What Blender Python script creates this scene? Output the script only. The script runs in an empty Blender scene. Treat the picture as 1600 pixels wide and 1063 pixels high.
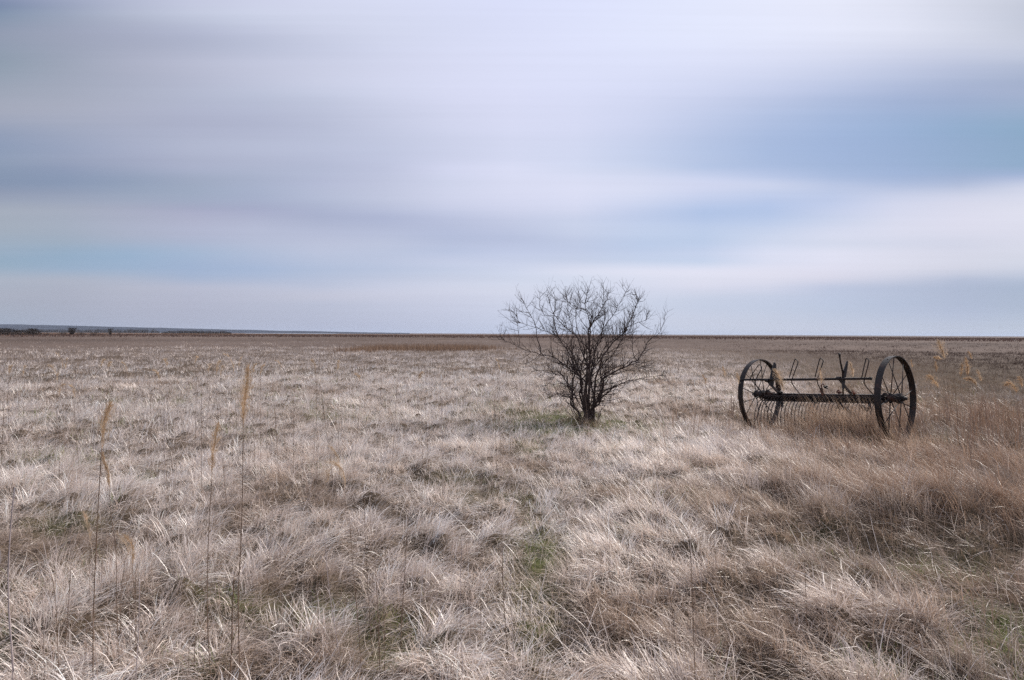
import bpy, math, random
import numpy as np
from mathutils import Vector, Matrix

random.seed(7)
RS = np.random.RandomState(11)
R = math.radians
scene = bpy.context.scene
COL = scene.collection

# ------------------------------------------------------------------ camera
F = 1000.0                      # focal length in photograph pixels (1600 wide)
HY = 521.5                      # true horizon height in the middle of the picture
EYE = 1.74
pitch = math.atan((531.5 - HY) / F)
roll = 0.0050
cam = bpy.data.cameras.new('camera')
cam.sensor_width = 36.0
cam.lens = 36.0 * F / 1600.0
cam.clip_start = 0.05
cam.clip_end = 60000.0
cam.dof.use_dof = True
cam.dof.focus_distance = 12.0
cam.dof.aperture_fstop = 16.0
camo = bpy.data.objects.new('camera', cam)
COL.objects.link(camo)
CM = (Matrix.Rotation(R(90) - pitch, 4, 'X') @ Matrix.Rotation(roll, 4, 'Z'))
CM.translation = Vector((0, 0, EYE))
camo.matrix_world = CM
scene.camera = camo
C3 = np.array(CM.to_3x3())


def P(px, py, D):
    """point of the world seen at photograph pixel px, py at camera depth D"""
    v = CM.to_3x3() @ Vector(((px - 800) / F, -(py - 531.5) / F, -1.0))
    return Vector((0, 0, EYE)) + v * D


def ray(px, py):
    return (CM.to_3x3() @ Vector(((px - 800) / F, -(py - 531.5) / F, -1.0))).normalized()


def pix(x, y, z):
    """numpy: world -> photograph pixel"""
    dx, dy, dz = x, y, z - EYE
    cx = C3[0, 0] * dx + C3[1, 0] * dy + C3[2, 0] * dz
    cy = C3[0, 1] * dx + C3[1, 1] * dy + C3[2, 1] * dz
    cz = -(C3[0, 2] * dx + C3[1, 2] * dy + C3[2, 2] * dz)
    cz = np.maximum(cz, 0.3)
    return 800 + F * cx / cz, 531.5 - F * cy / cz


# ------------------------------------------------------------------ noise
def _h(ix, iy, seed):
    n = (ix.astype(np.int64) * 374761393 + iy.astype(np.int64) * 668265263 + seed * 974634777) & 0x7fffffff
    n = ((n ^ (n >> 13)) * 1274126177) & 0x7fffffff
    n = (n ^ (n >> 16)) & 0xffff
    return n / 65535.0


def vn(x, y, seed=0):
    x = np.asarray(x, float); y = np.asarray(y, float)
    ix = np.floor(x); iy = np.floor(y)
    fx = x - ix; fy = y - iy
    fx = fx * fx * (3 - 2 * fx); fy = fy * fy * (3 - 2 * fy)
    a = _h(ix, iy, seed); b = _h(ix + 1, iy, seed)
    c = _h(ix, iy + 1, seed); d = _h(ix + 1, iy + 1, seed)
    return (a + (b - a) * fx) * (1 - fy) + (c + (d - c) * fx) * fy     # 0..1


def fbm(x, y, seed=0, oct=3):
    s = 0; a = 0.5; t = 0
    for k in range(oct):
        s = s + a * vn(x * 2 ** k + 17.3 * k, y * 2 ** k + 5.1 * k, seed + k); t += a; a *= 0.5
    return s / t


def sstep(a, b, x):
    t = np.clip((x - a) / (b - a), 0, 1)
    return t * t * (3 - 2 * t)


def gfield(lst, px, py):
    s = np.zeros_like(px)
    for (gx, gy, sx, sy, amp) in lst:
        s += amp * np.exp(-((px - gx) / sx) ** 2 - ((py - gy) / sy) ** 2)
    return s


CELL = .40


def tuss(x, y):
    """nearest tussock: offset from its middle, distance, own random numbers"""
    x = np.asarray(x, float) / CELL; y = np.asarray(y, float) / CELL
    ix = np.floor(x); iy = np.floor(y)
    best = np.full(x.shape, 9.); bx = np.zeros(x.shape); by = np.zeros(x.shape); h1 = np.zeros(x.shape); h2 = np.zeros(x.shape); h3 = np.zeros(x.shape)
    for i in (-1, 0, 1):
        for j in (-1, 0, 1):
            cx = ix + i + .1 + .8 * _h(ix + i, iy + j, 301); cy = iy + j + .1 + .8 * _h(ix + i, iy + j, 302)
            d = np.hypot((x - cx), (y - cy) ) / (.75 + .5 * _h(ix + i, iy + j, 306))
            m = d < best
            best = np.where(m, d, best); bx = np.where(m, x - cx, bx); by = np.where(m, y - cy, by)
            h1 = np.where(m, _h(ix + i, iy + j, 303), h1); h2 = np.where(m, _h(ix + i, iy + j, 304), h2); h3 = np.where(m, _h(ix + i, iy + j, 305), h3)
    return bx, by, best, h1, h2, h3


# where the meadow lies low (path, hollows) and stands high, by the ground seen there
LOW = [(845, 1000, 50, 70, .7), (840, 870, 50, 60, .75), (780, 775, 100, 22, .6), (830, 715, 90, 20, .55), (900, 670, 130, 16, 1.), (640, 742, 60, 14, .5),
       (700, 745, 70, 14, .5), (460, 945, 110, 28, .8), (620, 1000, 90, 30, .6), (960, 660, 90, 14, .6), (1330, 850, 80, 14, .6),
       (1450, 868, 150, 22, .9), (1590, 905, 90, 22, .7), (1560, 985, 60, 25, .5), (1430, 1040, 60, 25, .4), (1590, 1010, 60, 36, .8), (100, 830, 90, 22, .6),
       (120, 700, 120, 12, .35), (240, 745, 70, 12, .5), (1120, 880, 90, 16, .35), (150, 1000, 80, 26, .5), (640, 860, 50, 16, .4),
       (1030, 1030, 60, 25, .3), (330, 1000, 60, 26, .5), (1450, 700, 50, 8, .4), (1385, 698, 26, 12, 1.6), (1422, 690, 26, 10, 1.4), (1165, 668, 16, 8, 1.), (1205, 662, 30, 7, .8)]
HIGH = [(1330, 690, 60, 16, .9), (1420, 810, 120, 26, .8), (1560, 820, 90, 36, .9), (1250, 770, 90, 30, .5), (1060, 830, 90, 40, .45),
        (900, 890, 50, 26, .4), (1120, 950, 110, 30, .35), (500, 700, 120, 20, .2), (1560, 700, 70, 25, .5), (1330, 980, 110, 36, .4),
        (70, 940, 70, 30, .3), (300, 890, 120, 22, .25), (400, 1010, 90, 25, .25)]
GREEN = [(90, 718, 70, 10, .55), (40, 722, 60, 12, .35), (215, 740, 26, 7, .8), (85, 812, 60, 16, .5), (300, 1035, 40, 16, .9), (860, 660, 60, 7, .95),
         (955, 656, 40, 7, .9), (828, 697, 22, 8, .95), (520, 950, 110, 26, .65), (620, 1005, 60, 30, .65), (845, 850, 40, 42, .8), (840, 950, 40, 60, .7), (800, 770, 70, 14, .35), (890, 668, 120, 8, .7), (870, 650, 60, 5, .8),
         (720, 742, 90, 10, .25), (1430, 885, 110, 20, .7), (1545, 960, 40, 18, .9), (1590, 1010, 60, 36, 1.3), (1530, 990, 50, 20, .7), (1400, 1040, 40, 18, .6), (1240, 865, 30, 12, .6),
         (1470, 690, 40, 10, .5), (0, 985, 26, 40, 1.), (350, 925, 60, 12, .6), (1270, 830, 26, 10, .5), (1500, 935, 40, 14, .5), (770, 770, 70, 12, .15),
         (185, 625, 26, 4, .5), (285, 627, 14, 4, .9), (60, 655, 30, 6, .5), (500, 645, 20, 5, .5), (1010, 700, 50, 10, .3), (530, 650, 80, 6, .35), (760, 640, 60, 10, .35)]


def path_px(x, y):
    return pix(x, y, np.zeros_like(x))


def ground_z(x, y):
    x = np.asarray(x, float); y = np.asarray(y, float)
    d = np.hypot(x, y)
    px, py = path_px(x, y)
    near = 1 - sstep(40, 120, d)
    front = sstep(0.5, 1.5, y)
    z = 0.16 * (fbm(x / 3.1, y / 3.1, 3, 2) - .5)
    tb = tuss(x, y)
    z = z + (.03 + .11 * tb[3] ** 1.5) * (1 - sstep(.0, .66, tb[2])) * (.5 + fbm(x / .13, y / .13, 19, 2)) - .03
    z = z - .10 * front * np.clip(gfield(LOW, px, py), 0, 1.2) + .09 * front * np.clip(gfield(HIGH, px, py), 0, 1.2)
    # the soil falls a little towards the far wheel of the rake
    z = z - 0.15 * np.exp(-((x - 4.9) / 1.6) ** 2 - ((y - 12.8) / 1.4) ** 2)
    z = z * near
    z = z * (1 - .7 * np.exp(-((x - 5.6) / 2.2) ** 2 - ((y - 11.5) / 2.2) ** 2)) - .12 * np.exp(-((x - 4.9) / 1.3) ** 2 - ((y - 12.8) / 1.3) ** 2)
    z = z - 3.0 * sstep(650, 900, d)
    return z


def gz(x, y):
    return float(ground_z(np.array([x]), np.array([y]))[0])


# ------------------------------------------------------------------ materials
def new_mat(name):
    m = bpy.data.materials.new(name)
    m.use_nodes = True
    nt = m.node_tree
    nt.nodes.clear()
    out = nt.nodes.new('ShaderNodeOutputMaterial')
    return m, nt, out


def ramp(nt, stops, interp='LINEAR'):
    r = nt.nodes.new('ShaderNodeValToRGB')
    cr = r.color_ramp
    cr.interpolation = interp
    while len(cr.elements) < len(stops):
        cr.elements.new(0.5)
    for e, (p, c) in zip(cr.elements, stops):
        e.position = p
        e.color = (*c, 1)
    return r


def strand_mat(name, trans=.35, gloss=.06, attr='tint', base=None, var=.25):
    m, nt, out = new_mat(name)
    N = nt.nodes.new; L = nt.links.new
    if base is None:
        a = N('ShaderNodeAttribute'); a.attribute_name = attr
        csock = a.outputs['Color']
    else:
        g = N('ShaderNodeTexNoise'); g.inputs['Scale'].default_value = 14.0; g.inputs['Detail'].default_value = 3
        tc = N('ShaderNodeTexCoord'); L(tc.outputs['Object'], g.inputs['Vector'])
        rr = ramp(nt, [(.3, [c * (1 - var) for c in base]), (.7, [min(1, c * (1 + var)) for c in base])])
        L(g.outputs['Fac'], rr.inputs['Fac'])
        csock = rr.outputs['Color']
    d = N('ShaderNodeBsdfDiffuse'); L(csock, d.inputs['Color'])
    t = N('ShaderNodeBsdfTranslucent'); L(csock, t.inputs['Color'])
    mx = N('ShaderNodeMixShader'); mx.inputs[0].default_value = trans
    L(d.outputs[0], mx.inputs[1]); L(t.outputs[0], mx.inputs[2])
    if gloss > 0:
        g = N('ShaderNodeBsdfGlossy'); g.inputs['Roughness'].default_value = .38
        g.inputs['Color'].default_value = (.9, .9, .9, 1)
        m2 = N('ShaderNodeMixShader'); m2.inputs[0].default_value = gloss
        L(mx.outputs[0], m2.inputs[1]); L(g.outputs[0], m2.inputs[2])
        L(m2.outputs[0], out.inputs['Surface'])
    else:
        L(mx.outputs[0], out.inputs['Surface'])
    return m


def solid_mat(name, stops, scale=8.0, rough=.7, metal=0.0, bump=.3, detail=5, bscale=None, spec=.4):
    m, nt, out = new_mat(name)
    N = nt.nodes.new; L = nt.links.new
    b = N('ShaderNodeBsdfPrincipled')
    tc = N('ShaderNodeTexCoord')
    g = N('ShaderNodeTexNoise'); g.inputs['Scale'].default_value = scale; g.inputs['Detail'].default_value = detail
    L(tc.outputs['Object'], g.inputs['Vector'])
    rr = ramp(nt, stops); L(g.outputs['Fac'], rr.inputs['Fac'])
    L(rr.outputs['Color'], b.inputs['Base Color'])
    b.inputs['Roughness'].default_value = rough
    b.inputs['Metallic'].default_value = metal
    b.inputs['Specular IOR Level'].default_value = spec
    if bump:
        g2 = N('ShaderNodeTexNoise'); g2.inputs['Scale'].default_value = bscale or scale * 5; g2.inputs['Detail'].default_value = 4
        L(tc.outputs['Object'], g2.inputs['Vector'])
        bp = N('ShaderNodeBump'); bp.inputs['Strength'].default_value = bump; bp.inputs['Distance'].default_value = .01
        L(g2.outputs['Fac'], bp.inputs['Height']); L(bp.outputs[0], b.inputs['Normal'])
    L(b.outputs[0], out.inputs['Surface'])
    return m


M_GRASS = strand_mat('dry_grass_blades', .26, .05)
M_GRASSFAR = strand_mat('far_grass_blades', .22, .0)
M_GREEN = strand_mat('green_grass_blades', .35, .03)
M_STEM = strand_mat('reed_stem', .05, .04, base=(.15, .098, .068), var=.35)
M_PALESTEM = strand_mat('pale_reed_stem', .05, .06, base=(.36, .30, .29), var=.2)
M_PLUME = strand_mat('reed_plume', .55, .0, base=(.60, .44, .29), var=.18)
M_PLUMEPALE = strand_mat('pale_reed_plume', .55, .0, base=(.64, .50, .36), var=.18)
M_BARK = solid_mat('bark', [(.3, (.030, .020, .019)), (.55, (.062, .042, .038)), (.75, (.115, .09, .082))], 9, .85, 0, .5, spec=.25)
M_TWIG = solid_mat('twig_bark', [(.3, (.022, .012, .012)), (.7, (.050, .030, .028))], 9, .8, 0, 0, spec=.3)
M_IRON = solid_mat('rusted_iron', [(.34, (.007, .005, .006)), (.55, (.016, .010, .010)), (.72, (.060, .026, .017))], 7, .58, .35, .35, bscale=60, spec=.5)
M_RUST = solid_mat('red_rust', [(.3, (.05, .02, .014)), (.7, (.16, .06, .038))], 9, .8, .1, .4, bscale=70)
M_TINE = solid_mat('bare_steel_tine', [(.35, (.022, .016, .015)), (.65, (.10, .085, .08))], 11, .36, .5, .2, bscale=80)
M_PLANK = solid_mat('weathered_plate', [(.3, (.012, .012, .015)), (.7, (.035, .032, .036))], 6, .6, .1, .4, bscale=50)
M_FARBUSH = solid_mat('far_bush_twigs', [(.3, (.022, .018, .016)), (.7, (.055, .042, .036))], .4, .9, 0, 0)
M_FARWOOD = solid_mat('far_wood', [(.3, (.030, .026, .026)), (.7, (.07, .055, .05))], .05, .9, 0, 0)


# ------------------------------------------------------------------ tagging
def tag(o, label=None, cat=None, group=None, kind=None):
    if label: o['label'] = label
    if cat: o['category'] = cat
    if group: o['group'] = group
    if kind: o['kind'] = kind
    return o


def empty(name, loc):
    o = bpy.data.objects.new(name, None)
    o.empty_display_size = .2
    COL.objects.link(o)
    o.location = loc
    return o


class MB:
    """collects tubes, ribbons and boxes; origin = the base of the thing"""
    def __init__(s, origin=(0, 0, 0)):
        s.v = []; s.f = []; s.o = Vector(origin)

    def tube(s, pts, rad, n=6, cap=True):
        pts = [Vector(p) for p in pts]
        if not hasattr(rad, '__len__'): rad = [rad] * len(pts)
        b = len(s.v)
        t0 = (pts[1] - pts[0]).normalized()
        ref = Vector((0, 0, 1)) if abs(t0.z) < .9 else Vector((1, 0, 0))
        u = t0.cross(ref).normalized()
        for i, p in enumerate(pts):
            if i == 0: t = t0
            elif i == len(pts) - 1: t = (pts[i] - pts[i - 1]).normalized()
            else: t = (pts[i + 1] - pts[i - 1]).normalized()
            u = (u - t * u.dot(t))
            if u.length < 1e-6: u = t.orthogonal()
            u.normalize()
            w = t.cross(u)
            for k in range(n):
                a = 2 * math.pi * k / n
                s.v.append(p + (u * math.cos(a) + w * math.sin(a)) * rad[i] - s.o)
        for i in range(len(pts) - 1):
            for k in range(n):
                k2 = (k + 1) % n
                s.f.append((b + i * n + k, b + i * n + k2, b + (i + 1) * n + k2, b + (i + 1) * n + k))
        if cap and n > 2:
            s.f.append(tuple(b + k for k in reversed(range(n))))
            e = b + (len(pts) - 1) * n
            s.f.append(tuple(e + k for k in range(n)))

    def ribbon(s, pts, w, side):
        b = len(s.v); m = len(pts)
        for i, p in enumerate(pts):
            ww = w * (1 - .75 * i / (m - 1)) / 2
            s.v.append(Vector(p) - side * ww - s.o); s.v.append(Vector(p) + side * ww - s.o)
        for i in range(m - 1):
            s.f.append((b + 2 * i, b + 2 * i + 1, b + 2 * i + 3, b + 2 * i + 2))

    def box(s, c, ax, ay, az, bevel=0.0):
        """box from centre and three half-axis vectors"""
        b = len(s.v); c = Vector(c)
        for sx in (-1, 1):
            for sy in (-1, 1):
                for sz in (-1, 1):
                    s.v.append(c + ax * sx + ay * sy + az * sz - s.o)
        for q in ((0, 1, 3, 2), (4, 6, 7, 5), (0, 4, 5, 1), (2, 3, 7, 6), (0, 2, 6, 4), (1, 5, 7, 3)):
            s.f.append(tuple(b + i for i in q))

    def build(s, name, mat, parent=None, smooth=True, bevel=0.0):
        me = bpy.data.meshes.new(name)
        me.from_pydata([tuple(v) for v in s.v], [], s.f)
        me.materials.append(mat)
        if smooth:
            me.polygons.foreach_set('use_smooth', [True] * len(me.polygons))
        o = bpy.data.objects.new(name, me)
        COL.objects.link(o)
        if parent is not None:
            o.parent = parent
        else:
            o.location = s.o
        if bevel:
            md = o.modifiers.new('bevel', 'BEVEL'); md.width = bevel; md.segments = 2
        me.update()
        return o


# ------------------------------------------------------------------ ground
def build_ground():
    rings = [0.0] + list(np.geomspace(.6, 2.5, 6)) + list(np.geomspace(2.7, 40, 150)) + list(np.geomspace(42, 600, 40)) \
        + list(np.geomspace(650, 950, 8)) + list(np.geomspace(1100, 24000, 14))
    # fine azimuth steps in front, coarse behind
    az = list(np.linspace(-50, 50, 420)) + list(np.linspace(54, 306, 50))
    az = np.radians(np.array(az)); na = len(az)
    X = []; Y = []
    for r in rings[1:]:
        X.append(r * np.sin(az)); Y.append(r * np.cos(az))
    X = np.concatenate([[0.0]] + X); Y = np.concatenate([[0.0]] + Y)
    Z = ground_z(X, Y)
    verts = np.stack([X, Y, Z], 1)
    faces = []
    for k in range(na):
        faces.append((0, 1 + (k + 1) % na, 1 + k))
    for i in range(len(rings) - 2):
        b0 = 1 + i * na; b1 = b0 + na
        for k in range(na):
            k2 = (k + 1) % na
            faces.append((b0 + k, b0 + k2, b1 + k2, b1 + k))
    me = bpy.data.meshes.new('ground')
    me.from_pydata(verts.tolist(), [], faces)
    px, py = path_px(X, Y)
    front = sstep(.5, 1.5, Y)
    g = np.clip(gfield(GREEN, px, py) * front, 0, 1) * (.4 + .6 * sstep(.35, .6, fbm(X / .3, Y / .3, 5, 2)))
    at = me.attributes.new('green', 'FLOAT', 'POINT')
    at.data.foreach_set('value', g.astype(np.float32))
    me.polygons.foreach_set('use_smooth', [True] * len(me.polygons))
    me.update()
    o = bpy.data.objects.new('ground', me); COL.objects.link(o)
    tag(o, 'flat meadow soil under the dry grass reaching the horizon', 'ground', kind='structure')
    m, nt, out = new_mat('meadow_soil')
    N = nt.nodes.new; L = nt.links.new
    tc = N('ShaderNodeTexCoord')
    n1 = N('ShaderNodeTexNoise'); n1.inputs['Scale'].default_value = 6; n1.inputs['Detail'].default_value = 8; n1.inputs['Roughness'].default_value = .7
    L(tc.outputs['Object'], n1.inputs['Vector'])
    r1 = ramp(nt, [(.3, (.032, .024, .017)), (.5, (.075, .055, .038)), (.7, (.16, .12, .09))])
    L(n1.outputs['Fac'], r1.inputs['Fac'])
    r2 = ramp(nt, [(.3, (.035, .045, .015)), (.7, (.13, .15, .05))])
    L(n1.outputs['Fac'], r2.inputs['Fac'])
    a = N('ShaderNodeAttribute'); a.attribute_name = 'green'
    mx = N('ShaderNodeMix'); mx.data_type = 'RGBA'
    L(a.outputs['Fac'], mx.inputs['Factor']); L(r1.outputs['Color'], mx.inputs['A']); L(r2.outputs['Color'], mx.inputs['B'])
    # far away the sheet itself is read as dry reeds
    n3 = N('ShaderNodeTexNoise'); n3.inputs['Scale'].default_value = .012; n3.inputs['Detail'].default_value = 5
    L(tc.outputs['Object'], n3.inputs['Vector'])
    r3 = ramp(nt, [(.35, (.088, .064, .053)), (.65, (.145, .108, .09))])
    L(n3.outputs['Fac'], r3.inputs['Fac'])
    ln = N('ShaderNodeVectorMath'); ln.operation = 'LENGTH'; L(tc.outputs['Object'], ln.inputs[0])
    mr = N('ShaderNodeMapRange'); mr.inputs['From Min'].default_value = 25; mr.inputs['From Max'].default_value = 90
    L(ln.outputs['Value'], mr.inputs['Value'])
    mx2 = N('ShaderNodeMix'); mx2.data_type = 'RGBA'
    L(mr.outputs[0], mx2.inputs['Factor']); L(mx.outputs['Result'], mx2.inputs['A']); L(r3.outputs['Color'], mx2.inputs['B'])
    b = N('ShaderNodeBsdfPrincipled'); b.inputs['Roughness'].default_value = .95; b.inputs['Specular IOR Level'].default_value = .1
    L(mx2.outputs['Result'], b.inputs['Base Color'])
    n4 = N('ShaderNodeTexNoise'); n4.inputs['Scale'].default_value = 45; n4.inputs['Detail'].default_value = 4
    L(tc.outputs['Object'], n4.inputs['Vector'])
    bp = N('ShaderNodeBump'); bp.inputs['Strength'].default_value = .8; bp.inputs['Distance'].default_value = .03
    L(n4.outputs['Fac'], bp.inputs['Height']); L(bp.outputs[0], b.inputs['Normal'])
    L(b.outputs[0], out.inputs['Surface'])
    me.materials.append(m)
    return o


build_ground()


# ------------------------------------------------------------------ grass
def blades_mesh(name, rx, ry, rz, L, W, phi, th0, th1, tint, mat, roll=None, segs=3, kink=None):
    """every blade: a tapering bent ribbon of `segs` pieces"""
    n = len(rx)
    if roll is None: roll = RS.uniform(0, math.pi, n)
    pos = np.stack([rx, ry, rz], 1)
    pts = [pos]
    ts = (np.arange(segs) + .5) / segs
    d = np.stack([np.cos(phi), np.sin(phi)], 1)
    cur = pos
    for t in ts:
        th = th0 + (th1 - th0) * t
        ph = phi + (0 if kink is None else kink * t)
        st = np.sin(th) * L / segs
        step = np.stack([np.cos(ph) * st, np.sin(ph) * st, np.cos(th) * L / segs], 1)
        cur = cur + step
        cur = cur.copy()
        cur[:, 2] = np.maximum(cur[:, 2], rz - .03 + .01 * RS.rand(n))
        pts.append(cur)
    sx = -np.sin(phi); sy = np.cos(phi)
    side = np.stack([np.cos(roll) * sx + np.sin(roll) * np.cos(phi) * .5, np.cos(roll) * sy + np.sin(roll) * np.sin(phi) * .5, np.sin(roll) * .5], 1)
    side /= np.linalg.norm(side, axis=1)[:, None]
    nv = 2 * segs + 1
    V = np.empty((n, nv, 3), np.float32)
    for i in range(segs):
        f = (1 - .55 * (i / segs) ** 1.5) / 2
        V[:, 2 * i] = pts[i] - side * (W * f)[:, None]
        V[:, 2 * i + 1] = pts[i] + side * (W * f)[:, None]
    V[:, 2 * segs] = pts[segs]
    q = []
    starts = []
    for i in range(segs - 1):
        starts.append(len(q)); q += [2 * i, 2 * i + 1, 2 * i + 3, 2 * i + 2]
    starts.append(len(q)); q += [2 * segs - 2, 2 * segs - 1, 2 * segs]
    nl = len(q)
    loops = (np.array(q, np.int32)[None, :] + (np.arange(n, dtype=np.int32) * nv)[:, None]).ravel()
    st = (np.array(starts, np.int32)[None, :] + (np.arange(n, dtype=np.int32) * nl)[:, None]).ravel()
    me = bpy.data.meshes.new(name)
    me.vertices.add(n * nv); me.vertices.foreach_set('co', V.ravel())
    me.loops.add(len(loops)); me.loops.foreach_set('vertex_index', loops)
    me.polygons.add(len(st)); me.polygons.foreach_set('loop_start', st)
    me.update(calc_edges=True)
    at = me.attributes.new('tint', 'FLOAT_COLOR', 'POINT')
    T = np.ones((n, nv, 4), np.float32)
    T[:, :, :3] = tint[:, None, :]
    at.data.foreach_set('color', T.ravel())
    me.materials.append(mat)
    o = bpy.data.objects.new(name, me); COL.objects.link(o)
    return o


PALE = np.array((.90, .815, .765)); STRAW = np.array((.81, .685, .605)); TAN = np.array((.42, .31, .225))
BROWN = np.array((.19, .135, .105)); GOLD = np.array((.42, .29, .19)); GREENC = np.array((.14, .185, .055))


def mixc(a, b, t):
    return a * (1 - t)[:, None] + b * t[:, None]


def wedge(n, d0, d1, expo, az0=-46, az1=46):
    """n points, density per square metre falling as D**-expo"""
    k = 2 - expo
    u = RS.rand(n)
    D = (d0 ** k + u * (d1 ** k - d0 ** k)) ** (1 / k) if abs(k) > 1e-3 else d0 * (d1 / d0) ** u
    a = np.radians(RS.uniform(az0, az1, n))
    return D * np.sin(a), D * np.cos(a), D


def flow(x, y, px):
    """the way the dead grass is combed: to the right on the left, to the left on the right"""
    s = 1 - 2 * sstep(650, 1150, px)
    a1 = fbm(x / .8, y / .8, 41, 2) - .5; a2 = fbm(x / .8, y / .8, 57, 2) - .5
    vx = s * .75 + 3.0 * a1; vy = -.15 + 3.0 * a2
    return vx, vy


def region(x, y):
    px, py = path_px(x, y)
    low = np.clip(gfield(LOW, px, py), 0, 1); high = np.clip(gfield(HIGH, px, py), 0, 1)
    green = np.clip(gfield(GREEN, px, py), 0, 1)
    return px, py, low, high, green


def grass_layer(nlock, per, d0, d1, expo, segs, wid=1.0):
    """locks of blades that share a root, a lean and a tone, gathered in tussocks"""
    tx, ty, D = wedge(nlock, d0, d1, expo)
    px, py, low, high, green = region(tx, ty)
    bx, by, bd, h1, h2, h3 = tuss(tx, ty)
    far_ = sstep(6, 17, D)
    keep = RS.rand(nlock) > (1 - far_) * np.clip(.95 * sstep(.36, .62, bd) + .75 * low + .35 * green - .45 * high, 0, .95)
    tx, ty, D, px, py, low, high, green, bx, by, bd, h1, h2, h3, far_ = [q[keep] for q in (tx, ty, D, px, py, low, high, green, bx, by, bd, h1, h2, h3, far_)]
    nl = len(tx)
    vx, vy = flow(tx, ty, px)
    nrm = np.maximum(.15, np.hypot(vx, vy)); vx, vy = vx / nrm, vy / nrm
    vx = vx + .9 * (h1 - .5); vy = vy + .9 * (h2 - .5)
    rad = .2 + bd
    ldx = vx * .8 + 1.5 * bx + .55 * RS.randn(nl); ldy = vy * .8 + 1.5 * by + .55 * RS.randn(nl)
    lphi = np.arctan2(ldy, ldx)
    up = np.clip(.25 + .75 * h3 + .25 * RS.randn(nl), 0, 1)
    ltilt = np.radians(12 + 30 * (1 - up) + 22 * np.clip(bd, 0, 1) + 7 * RS.randn(nl))
    lbend = np.radians(22 + 62 * RS.rand(nl) * (1 - .5 * up)) * (1 - .4 * far_) * (1 - .3 * high)
    tone = fbm(tx / 1.3, ty / 1.3, 77, 3)
    rb = 1.25 * sstep(1050, 1500, px) * sstep(520, 600, py) * (1 - .45 * sstep(860, 980, py) * (1 - sstep(1450, 1600, px)))
    dark = sstep(.59, .72, tone + .12 * (h2 - .5) + .12 * rb)
    lbr = np.clip(.55 + .42 * RS.randn(nl) + .3 * (h1 - .5), 0, 1.2)
    lL = (.155 + .115 * h1 + .05 * RS.randn(nl)) * (1 - .5 * low) * (1 + .5 * high) * (1 - .22 * dark) * (1.08 - .3 * np.clip(bd, 0, 1))
    lL = np.maximum(.08, lL) * (1 + .2 * sstep(14, 60, D))
    rep_ = np.repeat(np.arange(nl), per)
    n = len(rep_)
    spread = (.014 + .0040 * D)[rep_]
    ox, oy = RS.randn(n), RS.randn(n)
    rx = tx[rep_] + ox * spread; ry = ty[rep_] + oy * spread
    rz = ground_z(rx, ry) - .01
    Dn = np.hypot(rx, ry)
    loose = (RS.rand(n) < .20)
    phi = lphi[rep_] + RS.randn(n) * np.where(loose, .9, .20 + .12 * h3[rep_])
    L = lL[rep_] * RS.uniform(.55, 1.18, n)
    th0 = np.abs(ltilt[rep_] + np.radians(6) * RS.randn(n) * (1 + loose))
    th1 = th0 + lbend[rep_] * RS.uniform(.7, 1.3, n)
    W = np.maximum(.0032 + .0036 * RS.rand(n) ** 2, .00052 * Dn * RS.uniform(.6, 1.35, n) * (1 - .25 * sstep(20, 50, Dn))) * wid
    t = np.clip(lbr[rep_] + .16 * RS.randn(n), 0, 1)
    t = t * (1 - .75 * sstep(8, 40, Dn)) + .72 * .75 * sstep(8, 40, Dn)
    tint = mixc(STRAW[None], PALE[None], t)
    tint = mixc(tint, TAN[None] * 1.05, np.clip(dark[rep_] * .7 + .35 * rb[rep_] * RS.rand(n) + .45 * (lbr[rep_] < .14) + .3 * (RS.rand(n) < .1), 0, 1))
    tint = mixc(tint, BROWN[None] * 1.15, np.clip(dark[rep_] * .35 * RS.rand(n) + .6 * (RS.rand(n) < .03 + .08 * rb[rep_]), 0, 1))
    tint = mixc(tint, GOLD[None], np.clip(.6 * rb[rep_] * RS.rand(n), 0, 1))
    fpx, fpy = path_px(rx, ry)
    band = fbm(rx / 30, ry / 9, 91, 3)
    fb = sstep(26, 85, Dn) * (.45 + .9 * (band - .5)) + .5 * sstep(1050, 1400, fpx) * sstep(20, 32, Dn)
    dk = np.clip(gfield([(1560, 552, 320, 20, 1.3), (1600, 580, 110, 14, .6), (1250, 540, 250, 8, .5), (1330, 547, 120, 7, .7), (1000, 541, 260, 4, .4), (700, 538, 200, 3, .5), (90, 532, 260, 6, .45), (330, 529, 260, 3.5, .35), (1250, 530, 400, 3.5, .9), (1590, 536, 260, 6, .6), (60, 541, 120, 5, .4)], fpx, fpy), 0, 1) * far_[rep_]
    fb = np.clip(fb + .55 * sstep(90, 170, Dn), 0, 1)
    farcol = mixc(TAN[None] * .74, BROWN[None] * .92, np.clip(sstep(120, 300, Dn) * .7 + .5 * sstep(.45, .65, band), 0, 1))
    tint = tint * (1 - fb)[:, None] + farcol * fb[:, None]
    tint = mixc(tint, np.array((.080, .055, .050))[None], .95 * dk)
    tint = tint * (RS.uniform(.85, 1.12, n) * (1 - .33 * np.clip(rb[rep_], 0, 1) * (.7 + .6 * sstep(1350, 1600, px[rep_]))))[:, None]
    kink = RS.randn(n) * .25 + RS.randn(nl)[rep_] * .35
    return rx, ry, rz, L, W, phi, th0, th1, np.clip(tint, 0, .88), kink


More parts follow.
